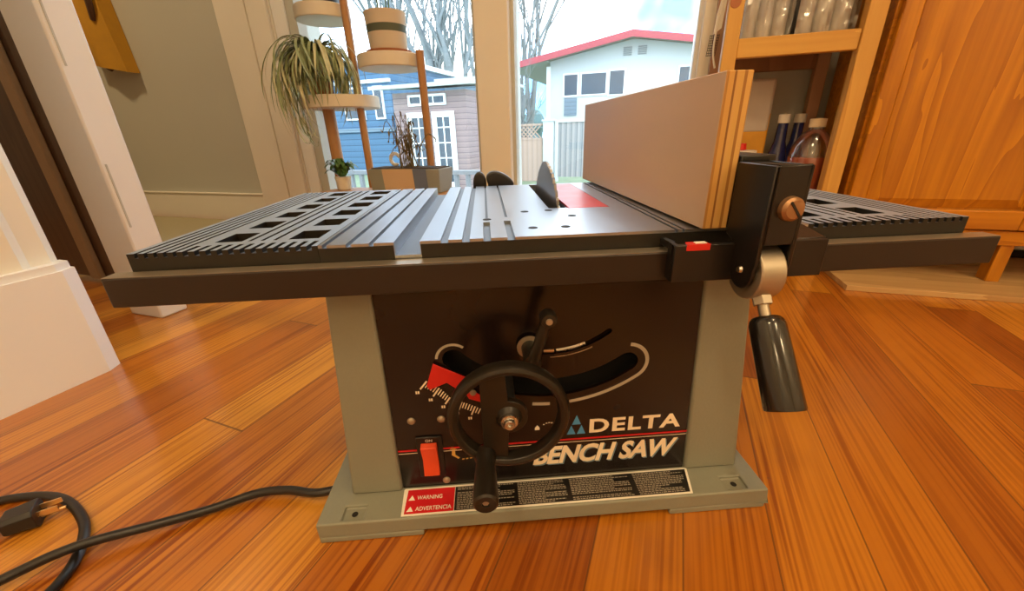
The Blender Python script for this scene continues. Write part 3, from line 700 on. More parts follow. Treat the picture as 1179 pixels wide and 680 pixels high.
MB().lathe([(0.0, -0.0478), (0.0028, -0.0478), (0.0029, -0.0468)], (gx, HY, gz), 6, 0, 'Y').build('grip_screw', M['tin'], whl)
# --- bevel lock lever
lv = MB()
lv.tube([(-0.0320, -0.0060, 0.1975), (-0.0275, -0.0075, 0.212), (-0.0215, -0.010, 0.2345), (-0.0200, -0.0105, 0.2400)], [0.0062, 0.0050, 0.0052, 0.0060], 14)
lv.lathe([(0.0, -0.0100), (0.0060, -0.0090), (0.0072, -0.0050), (0.0072, 0.0020)], (-0.0195, -0.0075, 0.2390), 20, 0, 'Y')
lv.cyl((-0.0325, -0.010, 0.196), (-0.0325, 0.026, 0.196), 0.0078, 0.0078, 20)
lvo = lv.build('lock_lever', M['wheel'], saw)
MB().lathe([(0.0, -0.0106), (0.0026, -0.0106), (0.0032, -0.0090)], (-0.0195, -0.0075, 0.2390), 12, 0, 'Y').build('lever_screw', M['tin'], lvo)
MB().lathe([(0.0075, 0.0), (0.0118, 0.0005), (0.0118, 0.0020), (0.0075, 0.0025)], (-0.0325, PY - 0.006, 0.196), 24, 0, 'Y').build('lever_washer', M['tin'], lvo)
# --- blade
bd = MB(); cyb, czb, Rb = 0.212, 0.221, 0.1265
nt_ = 72; prof = []
for k in range(nt_):
    a0 = 2 * PI * k / nt_
    prof += [(cyb + (Rb - .0035) * math.cos(a0), czb + (Rb - .0035) * math.sin(a0)), (cyb + Rb * math.cos(a0 + 0.03), czb + Rb * math.sin(a0 + 0.03)), (cyb + Rb * math.cos(a0 + 0.055), czb + Rb * math.sin(a0 + 0.055))]
# only the part above the well floor exists to be seen
prof = [(y, max(z, 0.263)) for y, z in prof]
cl2 = []
for p in prof:
    if not cl2 or p != cl2[-1]: cl2.append(p)
cl2 = [p for i, p in enumerate(cl2) if not (p[1] <= 0.2631 and cl2[i - 1][1] <= 0.2631 and cl2[(i + 1) % len(cl2)][1] <= 0.2631)]
bd.prism(cl2, 'X', 0.0100, 0.0128); bd.build('saw_blade', M['blade'], saw, smooth=0)
# --- rear guard knobs behind the table
for x, rx, tilt in ((-0.0745, 0.0105, 0.0), (-0.0410, 0.0205, 0.010)):
    k = MB(); n = 20
    prof2 = [(x + rx * math.cos(PI * i / n) - tilt * math.sin(PI * i / n), 0.3075 + 0.0185 * math.sin(PI * i / n)) for i in range(n + 1)]
    k.prism(prof2 + [(x - rx, 0.285), (x + rx, 0.285)][::1], 'Y', 0.3425, 0.362)
    k.build('guard_knob', M['rubber'], saw, bevel=0.003, seg=3)
MB().box(-0.10, 0.02, 0.3385, 0.372, 0.270, 0.285).build('guard_bracket', M['black'], saw, bevel=0.001)
# --- mains cord: leaves the base, out of frame, loops back to its plug
def spline(pts, n=10):
    P = [Vector(p) for p in pts]; out = []
    for i in range(len(P) - 1):
        p0, p1, p2, p3 = P[max(i - 1, 0)], P[i], P[i + 1], P[min(i + 2, len(P) - 1)]
        for k in range(n):
            t = k / n
            out.append(0.5 * ((2 * p1) + (-p0 + p2) * t + (2 * p0 - 5 * p1 + 4 * p2 - p3) * t * t + (-p0 + 3 * p1 - 3 * p2 + p3) * t ** 3))
    out.append(P[-1]); return out
cz = 0.0050
cord = [(-0.240, 0.045, 0.0125), (-0.275, 0.0395, 0.0115), (-0.310, 0.0475, 0.0105), (-0.346, 0.0480, 0.0085), (-0.387, 0.0335, 0.0065), (-0.433, 0.0150, 0.0105), (-0.491, -0.0080, 0.0158), (-0.537, -0.0340, 0.0110),
        (-0.590, -0.072, cz), (-0.610, -0.120, cz), (-0.565, -0.150, cz), (-0.515, -0.125, cz), (-0.490, -0.075, cz), (-0.484, -0.046, cz), (-0.487, -0.020, cz), (-0.500, 0.006, cz), (-0.522, 0.032, cz), (-0.565, 0.061, cz), (-0.605, 0.072, cz),
        (-0.650, 0.068, cz), (-0.690, 0.045, cz), (-0.695, 0.010, cz), (-0.665, -0.004, cz), (-0.632, 0.008, 0.008), (-0.600, 0.0268, 0.0125)]
co = MB().tube(spline(cord, 8), 0.0048, 12).build('power_cord', M['rubber'], saw)
# plug lying on the floor
d0 = Vector((-0.598, 0.028, 0.0125)); d1 = Vector((-0.568, 0.0445, 0.0125)); ax = (d1 - d0).normalized(); sd = Vector((-ax.y, ax.x, 0)); upv = Vector((0, 0, 1))
pg = MB()
def ring(p, a, b): return [p + sd * (a * sx) + upv * (b * sz) for sx, sz in ((-1, -0.6), (-0.7, -1), (0.7, -1), (1, -0.6), (1, 0.6), (0.7, 1), (-0.7, 1), (-1, 0.6))]
rings = [ring(d0 - ax * 0.012, .0055, .0055), ring(d0, .0065, .006), ring(d0 + ax * 0.003, .0125, .010), ring(d0 + ax * 0.026, .0140, .0118), ring(d0 + ax * 0.0285, .0140, .0118)]
vs = [q for r_0 in rings for q in r_0]; fs = []
for i in range(len(rings) - 1):
    for k in range(8): fs.append((i * 8 + k, i * 8 + (k + 1) % 8, (i + 1) * 8 + (k + 1) % 8, (i + 1) * 8 + k))
fs += [tuple(range(8))[::-1], tuple(range(32, 40))]
pg.add(vs, fs); pg.build('plug', M['rubber'], co, bevel=0.0008)
for s_ in (-1, 1):
    b2 = MB(); q0 = d0 + ax * 0.0285 + sd * (0.0062 * s_) + upv * 0.0022; q1 = q0 + ax * 0.0165
    hx = sd * 0.0008; hz_ = upv * 0.0030
    b2.hexa([q0 - hx - hz_, q0 + hx - hz_, q0 + hx + hz_, q0 - hx + hz_], [q1 - hx - hz_, q1 + hx - hz_, q1 + hx + hz_ * .8, q1 - hx + hz_ * .8]); b2.build('prong', M['prong'], co, smooth=0)
MB().cyl(d0 + ax * 0.0285 - upv * 0.0052, d0 + ax * 0.048 - upv * 0.0052, 0.0023, 0.0019, 12).build('prong', M['prong'], co)

# ================================================================== RIP FENCE
def sw_(p):  # saw frame -> room frame
    c_, s_ = math.cos(A22), math.sin(A22)
    return (c_ * p[0] - s_ * p[1], s_ * p[0] + c_ * p[1], p[2])
FO = (0.130, 0.0, 0.2725)
fen = thing('rip_fence', 'rip fence of thick plywood board clamped across the saw with hanging black handle', 'rip fence', sw_(FO), A22)
SH = -0.022
def shx(x, y): return x + SH * (y + 0.01)
y0, y1 = -0.0105, 0.358; z0, z1 = 0.3088, 0.4175; xa, xb = 0.1010, 0.1205
bd_ = MB()
c = [(shx(xa, y0), y0), (shx(xb, y0), y0), (shx(xb, y1), y1), (shx(xa, y1), y1)]
V_ = [(x, y, z0) for x, y in c] + [(x, y, z1) for x, y in c]
bd_.add(V_, [(3, 2, 1, 0), (4, 5, 6, 7), (0, 1, 5, 4), (2, 3, 7, 6)], 1); bd_.add(V_, [(1, 2, 6, 5), (3, 0, 4, 7)], 0)
bd_.build('fence_board', [M['ply_face'], M['ply_edge']], fen, FO, bevel=0.0008)
br = MB(); c = [(shx(.1215, -.012), -.012), (shx(.1480, -.012), -.012), (shx(.1480, .36), .36), (shx(.1215, .36), .36)]
br.hexa([(x, y, 0.3088) for x, y in c], [(x, y, 0.3625) for x, y in c]); br.build('fence_bar', M['black'], fen, FO, bevel=0.001)
# clamp block riding over the rail
cb_ = MB()
cb_.box(0.0725, 0.192, -0.0285, -0.0235, 0.2725, 0.3015)
cb_.box(0.0725, 0.0770, -0.0235, -0.0168, 0.2725, 0.3015)
cb_.box(0.0725, 0.0770, -0.0168, -0.0012, 0.2960, 0.3015)
cb_.box(0.1875, 0.192, -0.0235, -0.0168, 0.2725, 0.3015)
cb_.hexa([(0.165, -0.0235, 0.296), (0.192, -0.0235, 0.296), (0.192, -0.0012, 0.296), (0.165, -0.0012, 0.296)], [(0.165, -0.0235, 0.3015), (0.192, -0.0235, 0.3015), (0.190, -0.0012, 0.3075), (0.165, -0.0012, 0.3075)])
cb_.build('clamp_block', M['black'], fen, FO, bevel=0.0007)
sk = MB(); sk.box(0.0810, 0.0990, -0.0290, -0.0285, 0.2975, 0.3014).hexa([(0.0810, -0.0290, 0.3014), (0.0990, -0.0290, 0.3014), (0.0975, -0.0225, 0.3018), (0.0825, -0.0225, 0.3018)], [(0.0810, -0.0290, 0.3022), (0.0990, -0.0290, 0.3022), (0.0975, -0.0225, 0.3026), (0.0825, -0.0225, 0.3026)])
sk.build('clamp_sticker', M['red'], fen, FO, smooth=0)
s2 = MB().box(0.0880, 0.0965, -0.0280, -0.0240, 0.3024, 0.3031); s2.build('sticker_corner', M['white_print'], fen, FO, smooth=0)
# head bracket
hb = MB()
hx0, hx1 = 0.1180, 0.1440
def flange(x0, x1):
    pr = [(-0.0550, 0.3585), (-0.0145, 0.3585), (-0.0145, 0.3065), (-0.0230, 0.3030), (-0.0265, 0.2900)]
    cy_, cz_, r = -0.0400, 0.2845, 0.0135
    for k in range(13):
        a = math.radians(10 - 200 * k / 12) ; pr.append((cy_ + r * math.cos(a), cz_ + r * math.sin(a)))
    pr += [(-0.0550, 0.2920)]
    hb.prism(pr, 'X', x0, x1)
flange(hx0, hx0 + 0.003); flange(hx1 - 0.003, hx1)
hb.box(hx0 + .003, hx1 - .003, -0.055, -0.052, 0.3065, 0.3585).box(hx0 + .003, hx1 - .003, -0.052, -0.0145, 0.3555, 0.3585)
hbo = hb.build('head_bracket', M['black'], fen, FO, bevel=0.0008)
bs_ = MB(); sxc, szc = 0.1330, 0.3315
bs_.lathe([(0.0, -0.0060), (0.0060, -0.0055), (0.0078, -0.0035), (0.0082, 0.0)], (sxc, -0.055, szc), 28, 0, 'Y')
bs_.build('adjusting_screw', M['brass'], fen, FO)
sl = MB(); ca, sa = math.cos(math.radians(-52)), math.sin(math.radians(-52))
q = [(-.0062, -.0007), (.0062, -.0007), (.0062, .0007), (-.0062, .0007)]
sl.prism([(sxc + a * ca - b * sa, szc + a * sa + b * ca) for a, b in q], 'Y', -0.0613, -0.0595); sl.build('screw_slot', M['black_matt'], fen, FO, smooth=0)
wr = MB().lathe([(0.0, -0.0022), (0.0022, -0.0018), (0.0030, 0.0)], (0.118, -0.0400, 0.2850), 16, 0, 'X'); wr.build('rivet', M['steel'], fen, FO)
cam_ = MB().cyl((0.1218, -0.0390, 0.2830), (0.1402, -0.0390, 0.2830), 0.0205, 0.0205, 40); cam_.build('clamp_cam', M['tin'], fen, FO, bevel=0.0012)
hd = MB(); u0 = Vector((0.1310, -0.0390, 0.2830)); dr = Vector((0.0003, -0.0295, -0.0420)).normalized()
nt0 = u0 + dr * 0.019
MB().cyl(nt0, nt0 + dr * 0.0070, 0.0068, 0.0068, 6).build('lock_nut', M['tin'], fen, FO, smooth=0, bevel=0.0005)
MB().cyl(nt0 + dr * 0.0070, nt0 + dr * 0.0200, 0.0038, 0.0038, 16).build('handle_stem', M['tin'], fen, FO)
h0 = nt0 + dr * 0.0155
hp = [h0, h0 + dr * 0.0008, h0 + dr * 0.0030, h0 + dr * 0.0065, h0 + dr * 0.020, h0 + dr * 0.0640, h0 + dr * 0.0655, h0 + dr * 0.0658]
hd.tube(hp, [0.0070, 0.0092, 0.0110, 0.0120, 0.0123, 0.0131, 0.0127, 0.0105], 36); hd.build('clamp_handle', M['gloss_black'], fen, FO)

# ================================================================== KITCHEN CABINET, PLYWOOD, SHELF
ps = MB().box(0.540, 1.75, 0.800, 1.15, 0.0, 0.0135).build('plywood_sheet', M['ply_sheet'], bevel=0.001)
tag(ps, 'pale plywood sheet lying on the floor under the oak cabinet', 'plywood')
CO = (0.95, 1.0, 0.0135)
cab = thing('oak_cabinet', 'honey oak cabinet with raised-panel door standing on a plywood sheet', 'cabinet', CO)
CY = 0.905
bx = MB()
bx.box(0.522, 1.60, CY + 0.003, 1.17, 0.135, 1.9)
bx.box(0.522, 1.60, CY - 0.006, CY + 0.003, 0.104, 0.1385)
bx.build('cabinet_carcass', M['oak_h'], cab, CO, bevel=0.002)
lg = []
for x in (0.856, 1.55):
    MB().box(x, x + 0.026, CY, CY + 0.035, 0.0135, 0.104).build('leg', M['oak'], cab, CO, bevel=0.002)
def raised_door(x0, x1, name='door'):
    d_ = MB(); f0 = CY - 0.018; st_ = 0.034
    d_.box(x0, x0 + st_, f0, CY, 0.142, 1.85).box(x1 - st_, x1, f0, CY, 0.142, 1.85)
    do = d_.build(name, M['oak'], cab, CO, bevel=0.003, seg=3)
    for b0, b1 in ((0.142, 0.186), (1.78, 1.85)):
        MB().box(x0 + st_, x1 - st_, f0, CY, b0, b1).build('door_rail', M['oak_h'], do, CO, bevel=0.003, seg=3)
    pn = MB(); a0, a1, b0, b1 = x0 + st_, x1 - st_, 0.186, 1.78; g0 = f0 + 0.010; e2 = 0.024
    pn.box(a0, a1, g0 + .002, CY, b0, b1)
    o_ = [(a0 + .004, g0, b0 + .004), (a1 - .004, g0, b0 + .004), (a1 - .004, g0, b1 - .004), (a0 + .004, g0, b1 - .004)]
    i_ = [(a0 + e2, f0 + .001, b0 + e2), (a1 - e2, f0 + .001, b0 + e2), (a1 - e2, f0 + .001, b1 - e2), (a0 + e2, f0 + .001, b1 - e2)]
    pn.add(o_ + i_, [(0, 1, 5, 4), (1, 2, 6, 5), (2, 3, 7, 6), (3, 0, 4, 7), (4, 5, 6, 7)])
    pn.build('door_panel', M['oak'], do, CO, smooth=0)
    return do
raised_door(0.527, 0.896); raised_door(0.905, 1.275)
wbx = MB().box(0.80, 2.3, 1.176, 1.2, 0.03, 0.14); struct(wbx.build('baseboard_right', M['trim_white'], bevel=0.003))
struct(MB().box(0.80, 2.3, 1.165, 1.2, 0.0, 0.03).build('trim_4', M['black_matt'], bevel=0.003))

SO = (0.36, 1.05, 0.0)
shf = thing('pine_shelf_unit', 'yellow pine shelving unit standing between the window and the oak cabinet', 'shelf', SO)
MB().box(0.196, 0.228, 0.90, 0.932, 0, 1.5).build('post', M['pine'], shf, SO, bevel=0.002)
MB().box(0.470, 0.506, 0.90, 0.932, 0, 1.5).build('post', M['pine'], shf, SO, bevel=0.002)
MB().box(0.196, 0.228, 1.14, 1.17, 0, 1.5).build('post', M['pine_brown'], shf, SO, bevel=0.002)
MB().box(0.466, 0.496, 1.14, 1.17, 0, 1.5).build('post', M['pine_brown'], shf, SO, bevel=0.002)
MB().box(0.228, 0.470, 0.906, 0.926, 0.529, 0.570).build('shelf_rail', M['pine_h'], shf, SO, bevel=0.002)
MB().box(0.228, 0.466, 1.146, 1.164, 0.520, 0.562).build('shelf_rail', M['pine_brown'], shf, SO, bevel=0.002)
MB().box(0.228, 0.466, 0.926, 1.146, 0.556, 0.571).build('shelf_board', M['pine_h'], shf, SO, bevel=0.001)
MB().box(0.228, 0.466, 0.926, 1.146, 0.105, 0.120).build('shelf_board', M['pine_h'], shf, SO, bevel=0.001)
MB().box(0.228, 0.470, 0.906, 0.926, 0.080, 0.118).build('shelf_rail', M['pine_h'], shf, SO, bevel=0.002)
MB().lathe([(0.0, -0.0012), (0.0105, -0.0010), (0.0115, 0.0)], (0.2085, 0.90, 0.642), 24, 0, 'Y').build('post_plug', M['terracotta'], shf, SO)
# jars in clear plastic wrap on the upper shelf
r9 = random.Random(3)
def jar_pack(x0, x1, label):
    L0 = ((x0 + x1) / 2, 1.0, 0.5713)
    p = thing('jar_pack', label, 'jar pack', L0, 0, 'wrapped jar packs')
    n = 3; wv = (x1 - x0 - 0.008) / n
    for i in range(n):
        for j in range(2):
            j_ = MB(); cx_ = x0 + 0.004 + wv * (i + 0.5); r = wv * 0.47
            j_.lathe([(0.0, 0.0), (r * .92, 0.0), (r, 0.004), (r, 0.075), (r * .75, 0.088), (r * .75, 0.098), (0.0, 0.098)], (cx_, 0.962 + j * 0.085, 0.5725), 20)
            j_.build('jar', M['jar_glass'], p, L0)
    wrp = MB(); nx, nz = 16, 9
    for yb, sg in ((0.931, -1), (1.085, 1)):
        g = [[(x0 + (x1 - x0) * i / nx, yb + r9.uniform(-.0035, .0035), 0.5715 + 0.125 * k / nz) for i in range(nx + 1)] for k in range(nz + 1)]
        vs = [q for rw in g for q in rw]; fs = [(k * (nx + 1) + i, k * (nx + 1) + i + 1, (k + 1) * (nx + 1) + i + 1, (k + 1) * (nx + 1) + i) for k in range(nz) for i in range(nx)]
        wrp.add(vs, fs)
    wrp.box(x0, x0 + .0006, 0.931, 1.085, 0.5715, 0.6965).box(x1 - .0006, x1, 0.931, 1.085, 0.5715, 0.6965).box(x0, x1, 0.931, 1.085, 0.6965, 0.698)
    wrp.build('plastic_wrap', M['clear'], p, L0, smooth=20)
jar_pack(0.232, 0.338, 'left pack of jars in clear plastic wrap on the upper pine shelf')
jar_pack(0.346, 0.464, 'right pack of jars in clear plastic wrap, beside the oak cabinet')
# bottles and packs on the lower shelf
def bottle(x, y, label):
    b0 = thing('blue_bottle', label, 'bottle', (x, y, 0.1205), 0, 'blue bottles on the lower shelf')
    MB().lathe([(0.0, 0.0), (0.026, 0.0), (0.028, 0.004), (0.028, 0.150), (0.024, 0.180), (0.0145, 0.215), (0.0125, 0.262)], (0, 0, 0), 28).build('bottle_body', M['blue_glass'], b0)
    MB().lathe([(0.0125, 0.262), (0.0145, 0.262), (0.0145, 0.284), (0.0, 0.286)], (0, 0, 0), 24).build('bottle_cap', M['white_cap'], b0)
    return b0
b1 = bottle(0.3960, 1.060, 'dark blue bottle with white cap nearer the yellow pack, on the lower shelf')
b2 = copy_thing(b1, (0.4440, 1.098, 0.1205), 'dark blue bottle with white cap nearer the red juice jug, on the lower shelf')
jg = thing('juice_jug', 'clear jug of red juice with cream cap, on the lower shelf behind the pine post', 'jug', (0.4570, 0.994, 0.1205), 0)
MB().lathe([(0.0, 0.002), (0.047, 0.002), (0.050, 0.008), (0.050, 0.178), (0.0, 0.179)], (0, 0, 0), 30).build('juice', M['juice'], jg)
MB().lathe([(0.0, 0.0), (0.048, 0.0), (0.0515, 0.005), (0.0515, 0.175), (0.046, 0.205), (0.030, 0.234), (0.0165, 0.244), (0.0165, 0.252)], (0, 0, 0), 30).build('jug_body', M['clear'], jg)
MB().lathe([(0.0165, 0.250), (0.0185, 0.250), (0.0185, 0.270), (0.0, 0.272)], (0, 0, 0), 24).build('jug_cap', M['cream_cap'], jg)
pk = thing('snack_pack', 'upright pack with orange lower part and grey label, on lower pine shelf', 'food pack', (0.318, 1.09, 0.1205), 0)
MB().box(-0.050, 0.045, -0.028, 0.028, 0, 0.292).build('pack_body', M['pack_orange'], pk, bevel=0.006)
MB().box(-0.049, 0.044, -0.0295, 0.0295, 0.238, 0.375).build('pack_label', M['pack_grey'], pk, bevel=0.008)
tb = thing('lidded_tub', 'small white tub with red lid on lower shelf before the snack pack', 'tub', (0.288, 0.985, 0.1205), 0)
MB().lathe([(0.0, 0.0), (0.034, 0.0), (0.036, 0.004), (0.040, 0.196), (0.0, 0.198)], (0, 0, 0), 28).build('tub_body', M['white_cap'], tb)
MB().lathe([(0.0, 0.0), (0.020, 0.0), (0.018, 0.016), (0.0, 0.018)], (-0.006, 0, 0.198), 24).build('tub_lid', M['red'], tb)
# wire swatter hanging beside the shelf post
fs_ = thing('wire_paddle', 'white handled wire mesh paddle hanging beside the left pine post', 'paddle', (0.182, 0.935, 0.60), 0)
pd = MB().tube(spline([(0.010, 0, 0.14), (0.006, 0, 0.06), (-0.002, 0, 0.0), (-0.003, 0, -0.05), (0.006, 0, -0.085)], 6), 0.0022, 8)
pd.prism([(0.002, 0.075), (0.0125, 0.07), (0.008, 0.00), (-0.008, -0.012), (-0.006, 0.03)], 'Y', -0.001, 0.001)
pd.build('paddle_handle', M['white_cap'], fs_)
gd = MB()
for k in range(6): gd.tube([(-0.014 + .004 * k, 0.002, -0.012), (-0.018 + .004 * k, 0.002, -0.058)], 0.0006, 5)
for k in range(9): gd.tube([(-0.0145 - .0005 * k, 0.002, -0.014 - .0053 * k), (0.006 - .0005 * k, 0.002, -0.014 - .0053 * k)], 0.0006, 5)
gd.build('wire_mesh', M['black'], fs_)

# ================================================================== PLANTS BY THE WINDOW
PO = (-0.93, 1.03, 0.0)
ps_ = thing('plant_stand', 'three-tier plant stand with brown legs and round cream trays by the window', 'plant stand', PO)
MB().cyl((-0.945, 1.012, 0), (-0.945, 1.012, 0.90), 0.0130, 0.0130, 20).build('leg', M['bamboo'], ps_, PO)
MB().cyl((-0.684, 1.012, 0), (-0.684, 1.012, 0.632), 0.0130, 0.0130, 20).build('leg', M['bamboo'], ps_, PO)
MB().cyl((-1.062, 0.985, 0), (-1.062, 0.985, 0.474), 0.0205, 0.0205, 20).build('leg', M['bamboo'], ps_, PO)
def tray(cx_, cy_, z, r):
    MB().lathe([(0.0, 0.0), (r * .97, 0.0), (r, 0.003), (r, 0.037), (r - .003, 0.040), (0.0, 0.040)], (cx_, cy_, z), 44).build('tray', M['tray'], ps_, PO)
tray(-1.050, 1.030, 0.748, 0.090); tray(-0.808, 1.030, 0.588, 0.107); tray(-1.020, 1.010, 0.474, 0.132)
# black pot on the top tray
p1 = thing('black_potted_plant', 'black plant pot with dark hanging leaves on the topmost cream tray', 'potted plant', (-1.045, 1.030, 0.7882))
MB().lathe([(0.0, 0.0), (0.055, 0.0), (0.058, 0.003), (0.070, 0.105), (0.064, 0.105), (0.060, 0.09), (0.0, 0.09)], (0, 0, 0), 32).build('pot', M['black'], p1)
lf = MB()
for a, ln, dz in ((0.0, 0.12, -0.02), (0.9, 0.10, 0.06), (2.2, 0.10, 0.05), (3.4, 0.12, 0.02), (4.6, 0.10, 0.08), (-0.45, 0.145, -0.065)):
    c_, s_ = math.cos(a), math.sin(a)
    lf.leaf(spline([(0.01 * c_, 0.01 * s_, 0.09), (0.05 * c_, 0.05 * s_, 0.16), (ln * .85 * c_, ln * .85 * s_, 0.12 + dz * .4), (ln * c_, ln * s_, 0.085 + dz)], 6), 0.017)
lf.build('foliage', M['leaf_green'], p1, smooth=60)
# striped pot on the middle tray
p2 = thing('striped_potted_plant', 'cream pot with one dark stripe and thin stems, on the round tray against the window', 'potted plant', (-0.808, 1.030, 0.6282))
MB().lathe([(0.0, 0.0), (0.066, 0.0), (0.074, 0.012), (0.068, 0.012), (0.0, 0.010)], (0, 0, 0), 36).build('saucer', M['terracotta'], p2)
pt_ = MB().lathe([(0.0, 0.012), (0.058, 0.012), (0.060, 0.016), (0.066, 0.118), (0.067, 0.120), (0.061, 0.120), (0.059, 0.105), (0.0, 0.105)], (0, 0, 0), 40)
pt_.build('pot', M['pot_band'], p2)
sm_ = MB()
for x, y, tx, ty, hh in ((0.0, 0.01, 0.05, 0.0, 0.42), (0.02, -0.01, 0.09, 0.01, 0.36), (-0.02, 0.0, -0.05, 0.02, 0.38)):
    pts = spline([(x, y, 0.10), (x + tx * .3, y + ty * .3, 0.10 + hh * .5), (x + tx, y + ty, 0.10 + hh)], 5)
    sm_.tube(pts, 0.0022, 6)
    for k in range(4): sm_.leaf(spline([pts[4 + k], pts[4 + k] + Vector((0.03 * (-1) ** k, 0.01, 0.03)), pts[4 + k] + Vector((0.07 * (-1) ** k, 0.015, 0.015))], 4), 0.010)
sm_.build('foliage', M['leaf_green'], p2, smooth=60)
# spider plant on the low tray
sp_ = thing('spider_plant', 'bushy spider plant with long arching striped leaves on the lowest cream tray', 'potted plant', (-1.048, 0.925, 0.5142))
MB().lathe([(0.0, 0.0), (0.030, 0.0), (0.033, 0.003), (0.042, 0.100), (0.038, 0.100), (0.036, 0.092), (0.0, 0.09)], (0.005, 0.03, 0), 28).build('pot', M['terracotta'], sp_)
r7 = random.Random(21)
fa, fb = MB(), MB()
for i in range(300):
    a = r7.uniform(0, 2 * PI); ln = r7.uniform(0.16, 0.42); t0 = math.radians(r7.uniform(45, 98)); t1 = math.radians(r7.uniform(-165, -85))
    c_, s_ = math.cos(a), math.sin(a)
    if c_ > 0.2: ln *= 0.85
    if s_ > 0: s_ *= 0.6
    tw = r7.uniform(-0.6, 0.6); r, z = 0.012, 0.098; pts = []; nn = 14
    for k in range(nn + 1):
        t = k / nn; b_2 = tw * t * t
        x = c_ * math.cos(b_2) - s_ * math.sin(b_2); y = s_ * math.cos(b_2) + c_ * math.sin(b_2) * .5
        pts.append((0.005 + r * x, 0.03 + min(r * y, 0.12), z))
        th = t0 + (t1 - t0) * t ** 0.62
        r += math.cos(th) * ln / nn * 0.72; z += math.sin(th) * ln / nn
    (fa if i % 5 < 3 else fb).leaf(pts, r7.uniform(0.0036, 0.0062), 0, 0.35)
for i in range(9):   # runners with curled ends below the crown
    a = PI + r7.uniform(-1.0, 1.3); c_, s_ = math.cos(a), -abs(math.sin(a)) * .6; R_ = r7.uniform(.06, .13); e = r7.uniform(-.15, -.10)
    (fa if i % 2 else fb).leaf(spline([(0.0, 0.02, 0.05), (R_ * .8 * c_, 0.02 + R_ * .8 * s_, 0.03), (R_ * c_, 0.02 + R_ * s_, e * .6), (R_ * c_ * .85, 0.02 + R_ * s_, e), (R_ * c_ * .85 + .025, 0.02 + R_ * s_, e - .012), (R_ * c_ * .85 + .035, 0.02 + R_ * s_, e + .012)], 4), 0.0036, 0, 0.3)
fa.build('foliage', M['leaf'], sp_, smooth=60); fb.build('pale_foliage', M['leaf_pale'], sp_, smooth=60)
# low bench with the long planter box
BO = (-0.83, 0.93, 0.0)
bn = thing('plant_bench', 'low wooden bench by the window carrying the long planter box', 'bench', BO)
MB().box(-1.04, -0.55, 0.84, 0.965, 0.190, 0.2055).build('bench_top', M['bamboo'], bn, BO, bevel=0.002)
for x in (-1.03, -0.585):
    for y in (0.845, 0.935): MB().box(x, x + 0.025, y, y + 0.025, 0, 0.19).build('leg', M['bamboo'], bn, BO, bevel=0.002)
XO = (-0.833, 0.905, 0.2057)
px_ = thing('planter_box', 'rectangular planter box with green, wood and blue bands holding a dry wispy plant', 'potted plant', XO)
q = MB(); q.hexa([(-0.002, -0.043, 0), (0.255, -0.043, 0), (0.255, 0.043, 0), (-0.002, 0.043, 0)], [(-0.004, -0.05, 0.074), (0.262, -0.05, 0.074), (0.262, 0.05, 0.074), (-0.004, 0.05, 0.074)])
q.build('box', M['box_band'], px_, bevel=0.002)
MB().box(0.004, 0.254, -0.042, 0.042, 0.0742, 0.0775).build('soil', M['soil'], px_, bevel=0.001)
r8 = random.Random(8); wp = MB()
for i in range(34):
    a = r8.uniform(0, 2 * PI); x, y = 0.125 + r8.uniform(-.03, .03), r8.uniform(-.02, .02); hh = r8.uniform(0.06, 0.175); dr_ = r8.uniform(0.01, 0.062)
    pts = spline([(x, y, 0.076), (x + dr_ * .3 * math.cos(a), y + dr_ * .3 * math.sin(a), 0.076 + hh * .6), (x + dr_ * math.cos(a), y + dr_ * math.sin(a) * .6, 0.076 + hh), (x + dr_ * 1.5 * math.cos(a), y + dr_ * .8 * math.sin(a), 0.076 + hh * r8.uniform(.55, 1))], 4)
    wp.tube(pts, 0.0013, 5)
    for k in (4, 6, 8, 10, 12):
        p = pts[min(k, len(pts) - 1)]; e = Vector((r8.uniform(-.022, .022), r8.uniform(-.01, .01), r8.uniform(-.02, .018)))
        wp.leaf([p, p + e * .5 + Vector((0, 0, .004)), p + e], 0.0030)
wp.build('foliage', M['leaf_olive'], px_, smooth=60)
rg = MB(); n = 20
rg.tube([(0.018 * math.cos(2 * PI * k / n * .8 + .3), 0, 0.018 + 0.018 * math.sin(2 * PI * k / n * .8 + .3)) for k in range(n + 1)], [0.0062] * (n - 1) + [0.0048, 0.003], 10)
rg = rg.build('ceramic_curl', M['curl']); rg.location = (-0.770, 0.925, 0.2885); tag(rg, 'small white curled ceramic ornament standing in the planter box', 'ornament')
gpn = thing('leafy_potted_plant', 'small pot of bright green round leaves on the bench beside the brown stand leg', 'potted plant', (-0.985, 0.905, 0.2057))
MB().lathe([(0.0, 0.0), (0.020, 0.0), (0.022, 0.002), (0.028, 0.045), (0.025, 0.045), (0.0, 0.04)], (0, 0, 0), 26).build('pot', M['tray'], gpn)
lg_ = MB()
for i in range(38):
    a = r8.uniform(0, 2 * PI); rr = r8.uniform(0.02, 0.075); z = 0.045 + r8.uniform(0.0, 0.055) * (1 - rr * 6)
    c_, s_ = math.cos(a), math.sin(a) * 0.7
    lg_.leaf(spline([(0.01 * c_, 0.01 * s_, 0.045), (rr * .6 * c_, rr * .6 * s_, z + .02), (rr * c_, rr * s_, z + .005)], 4), 0.012)
lg_.build('foliage', M['leaf_green'], gpn, smooth=60)

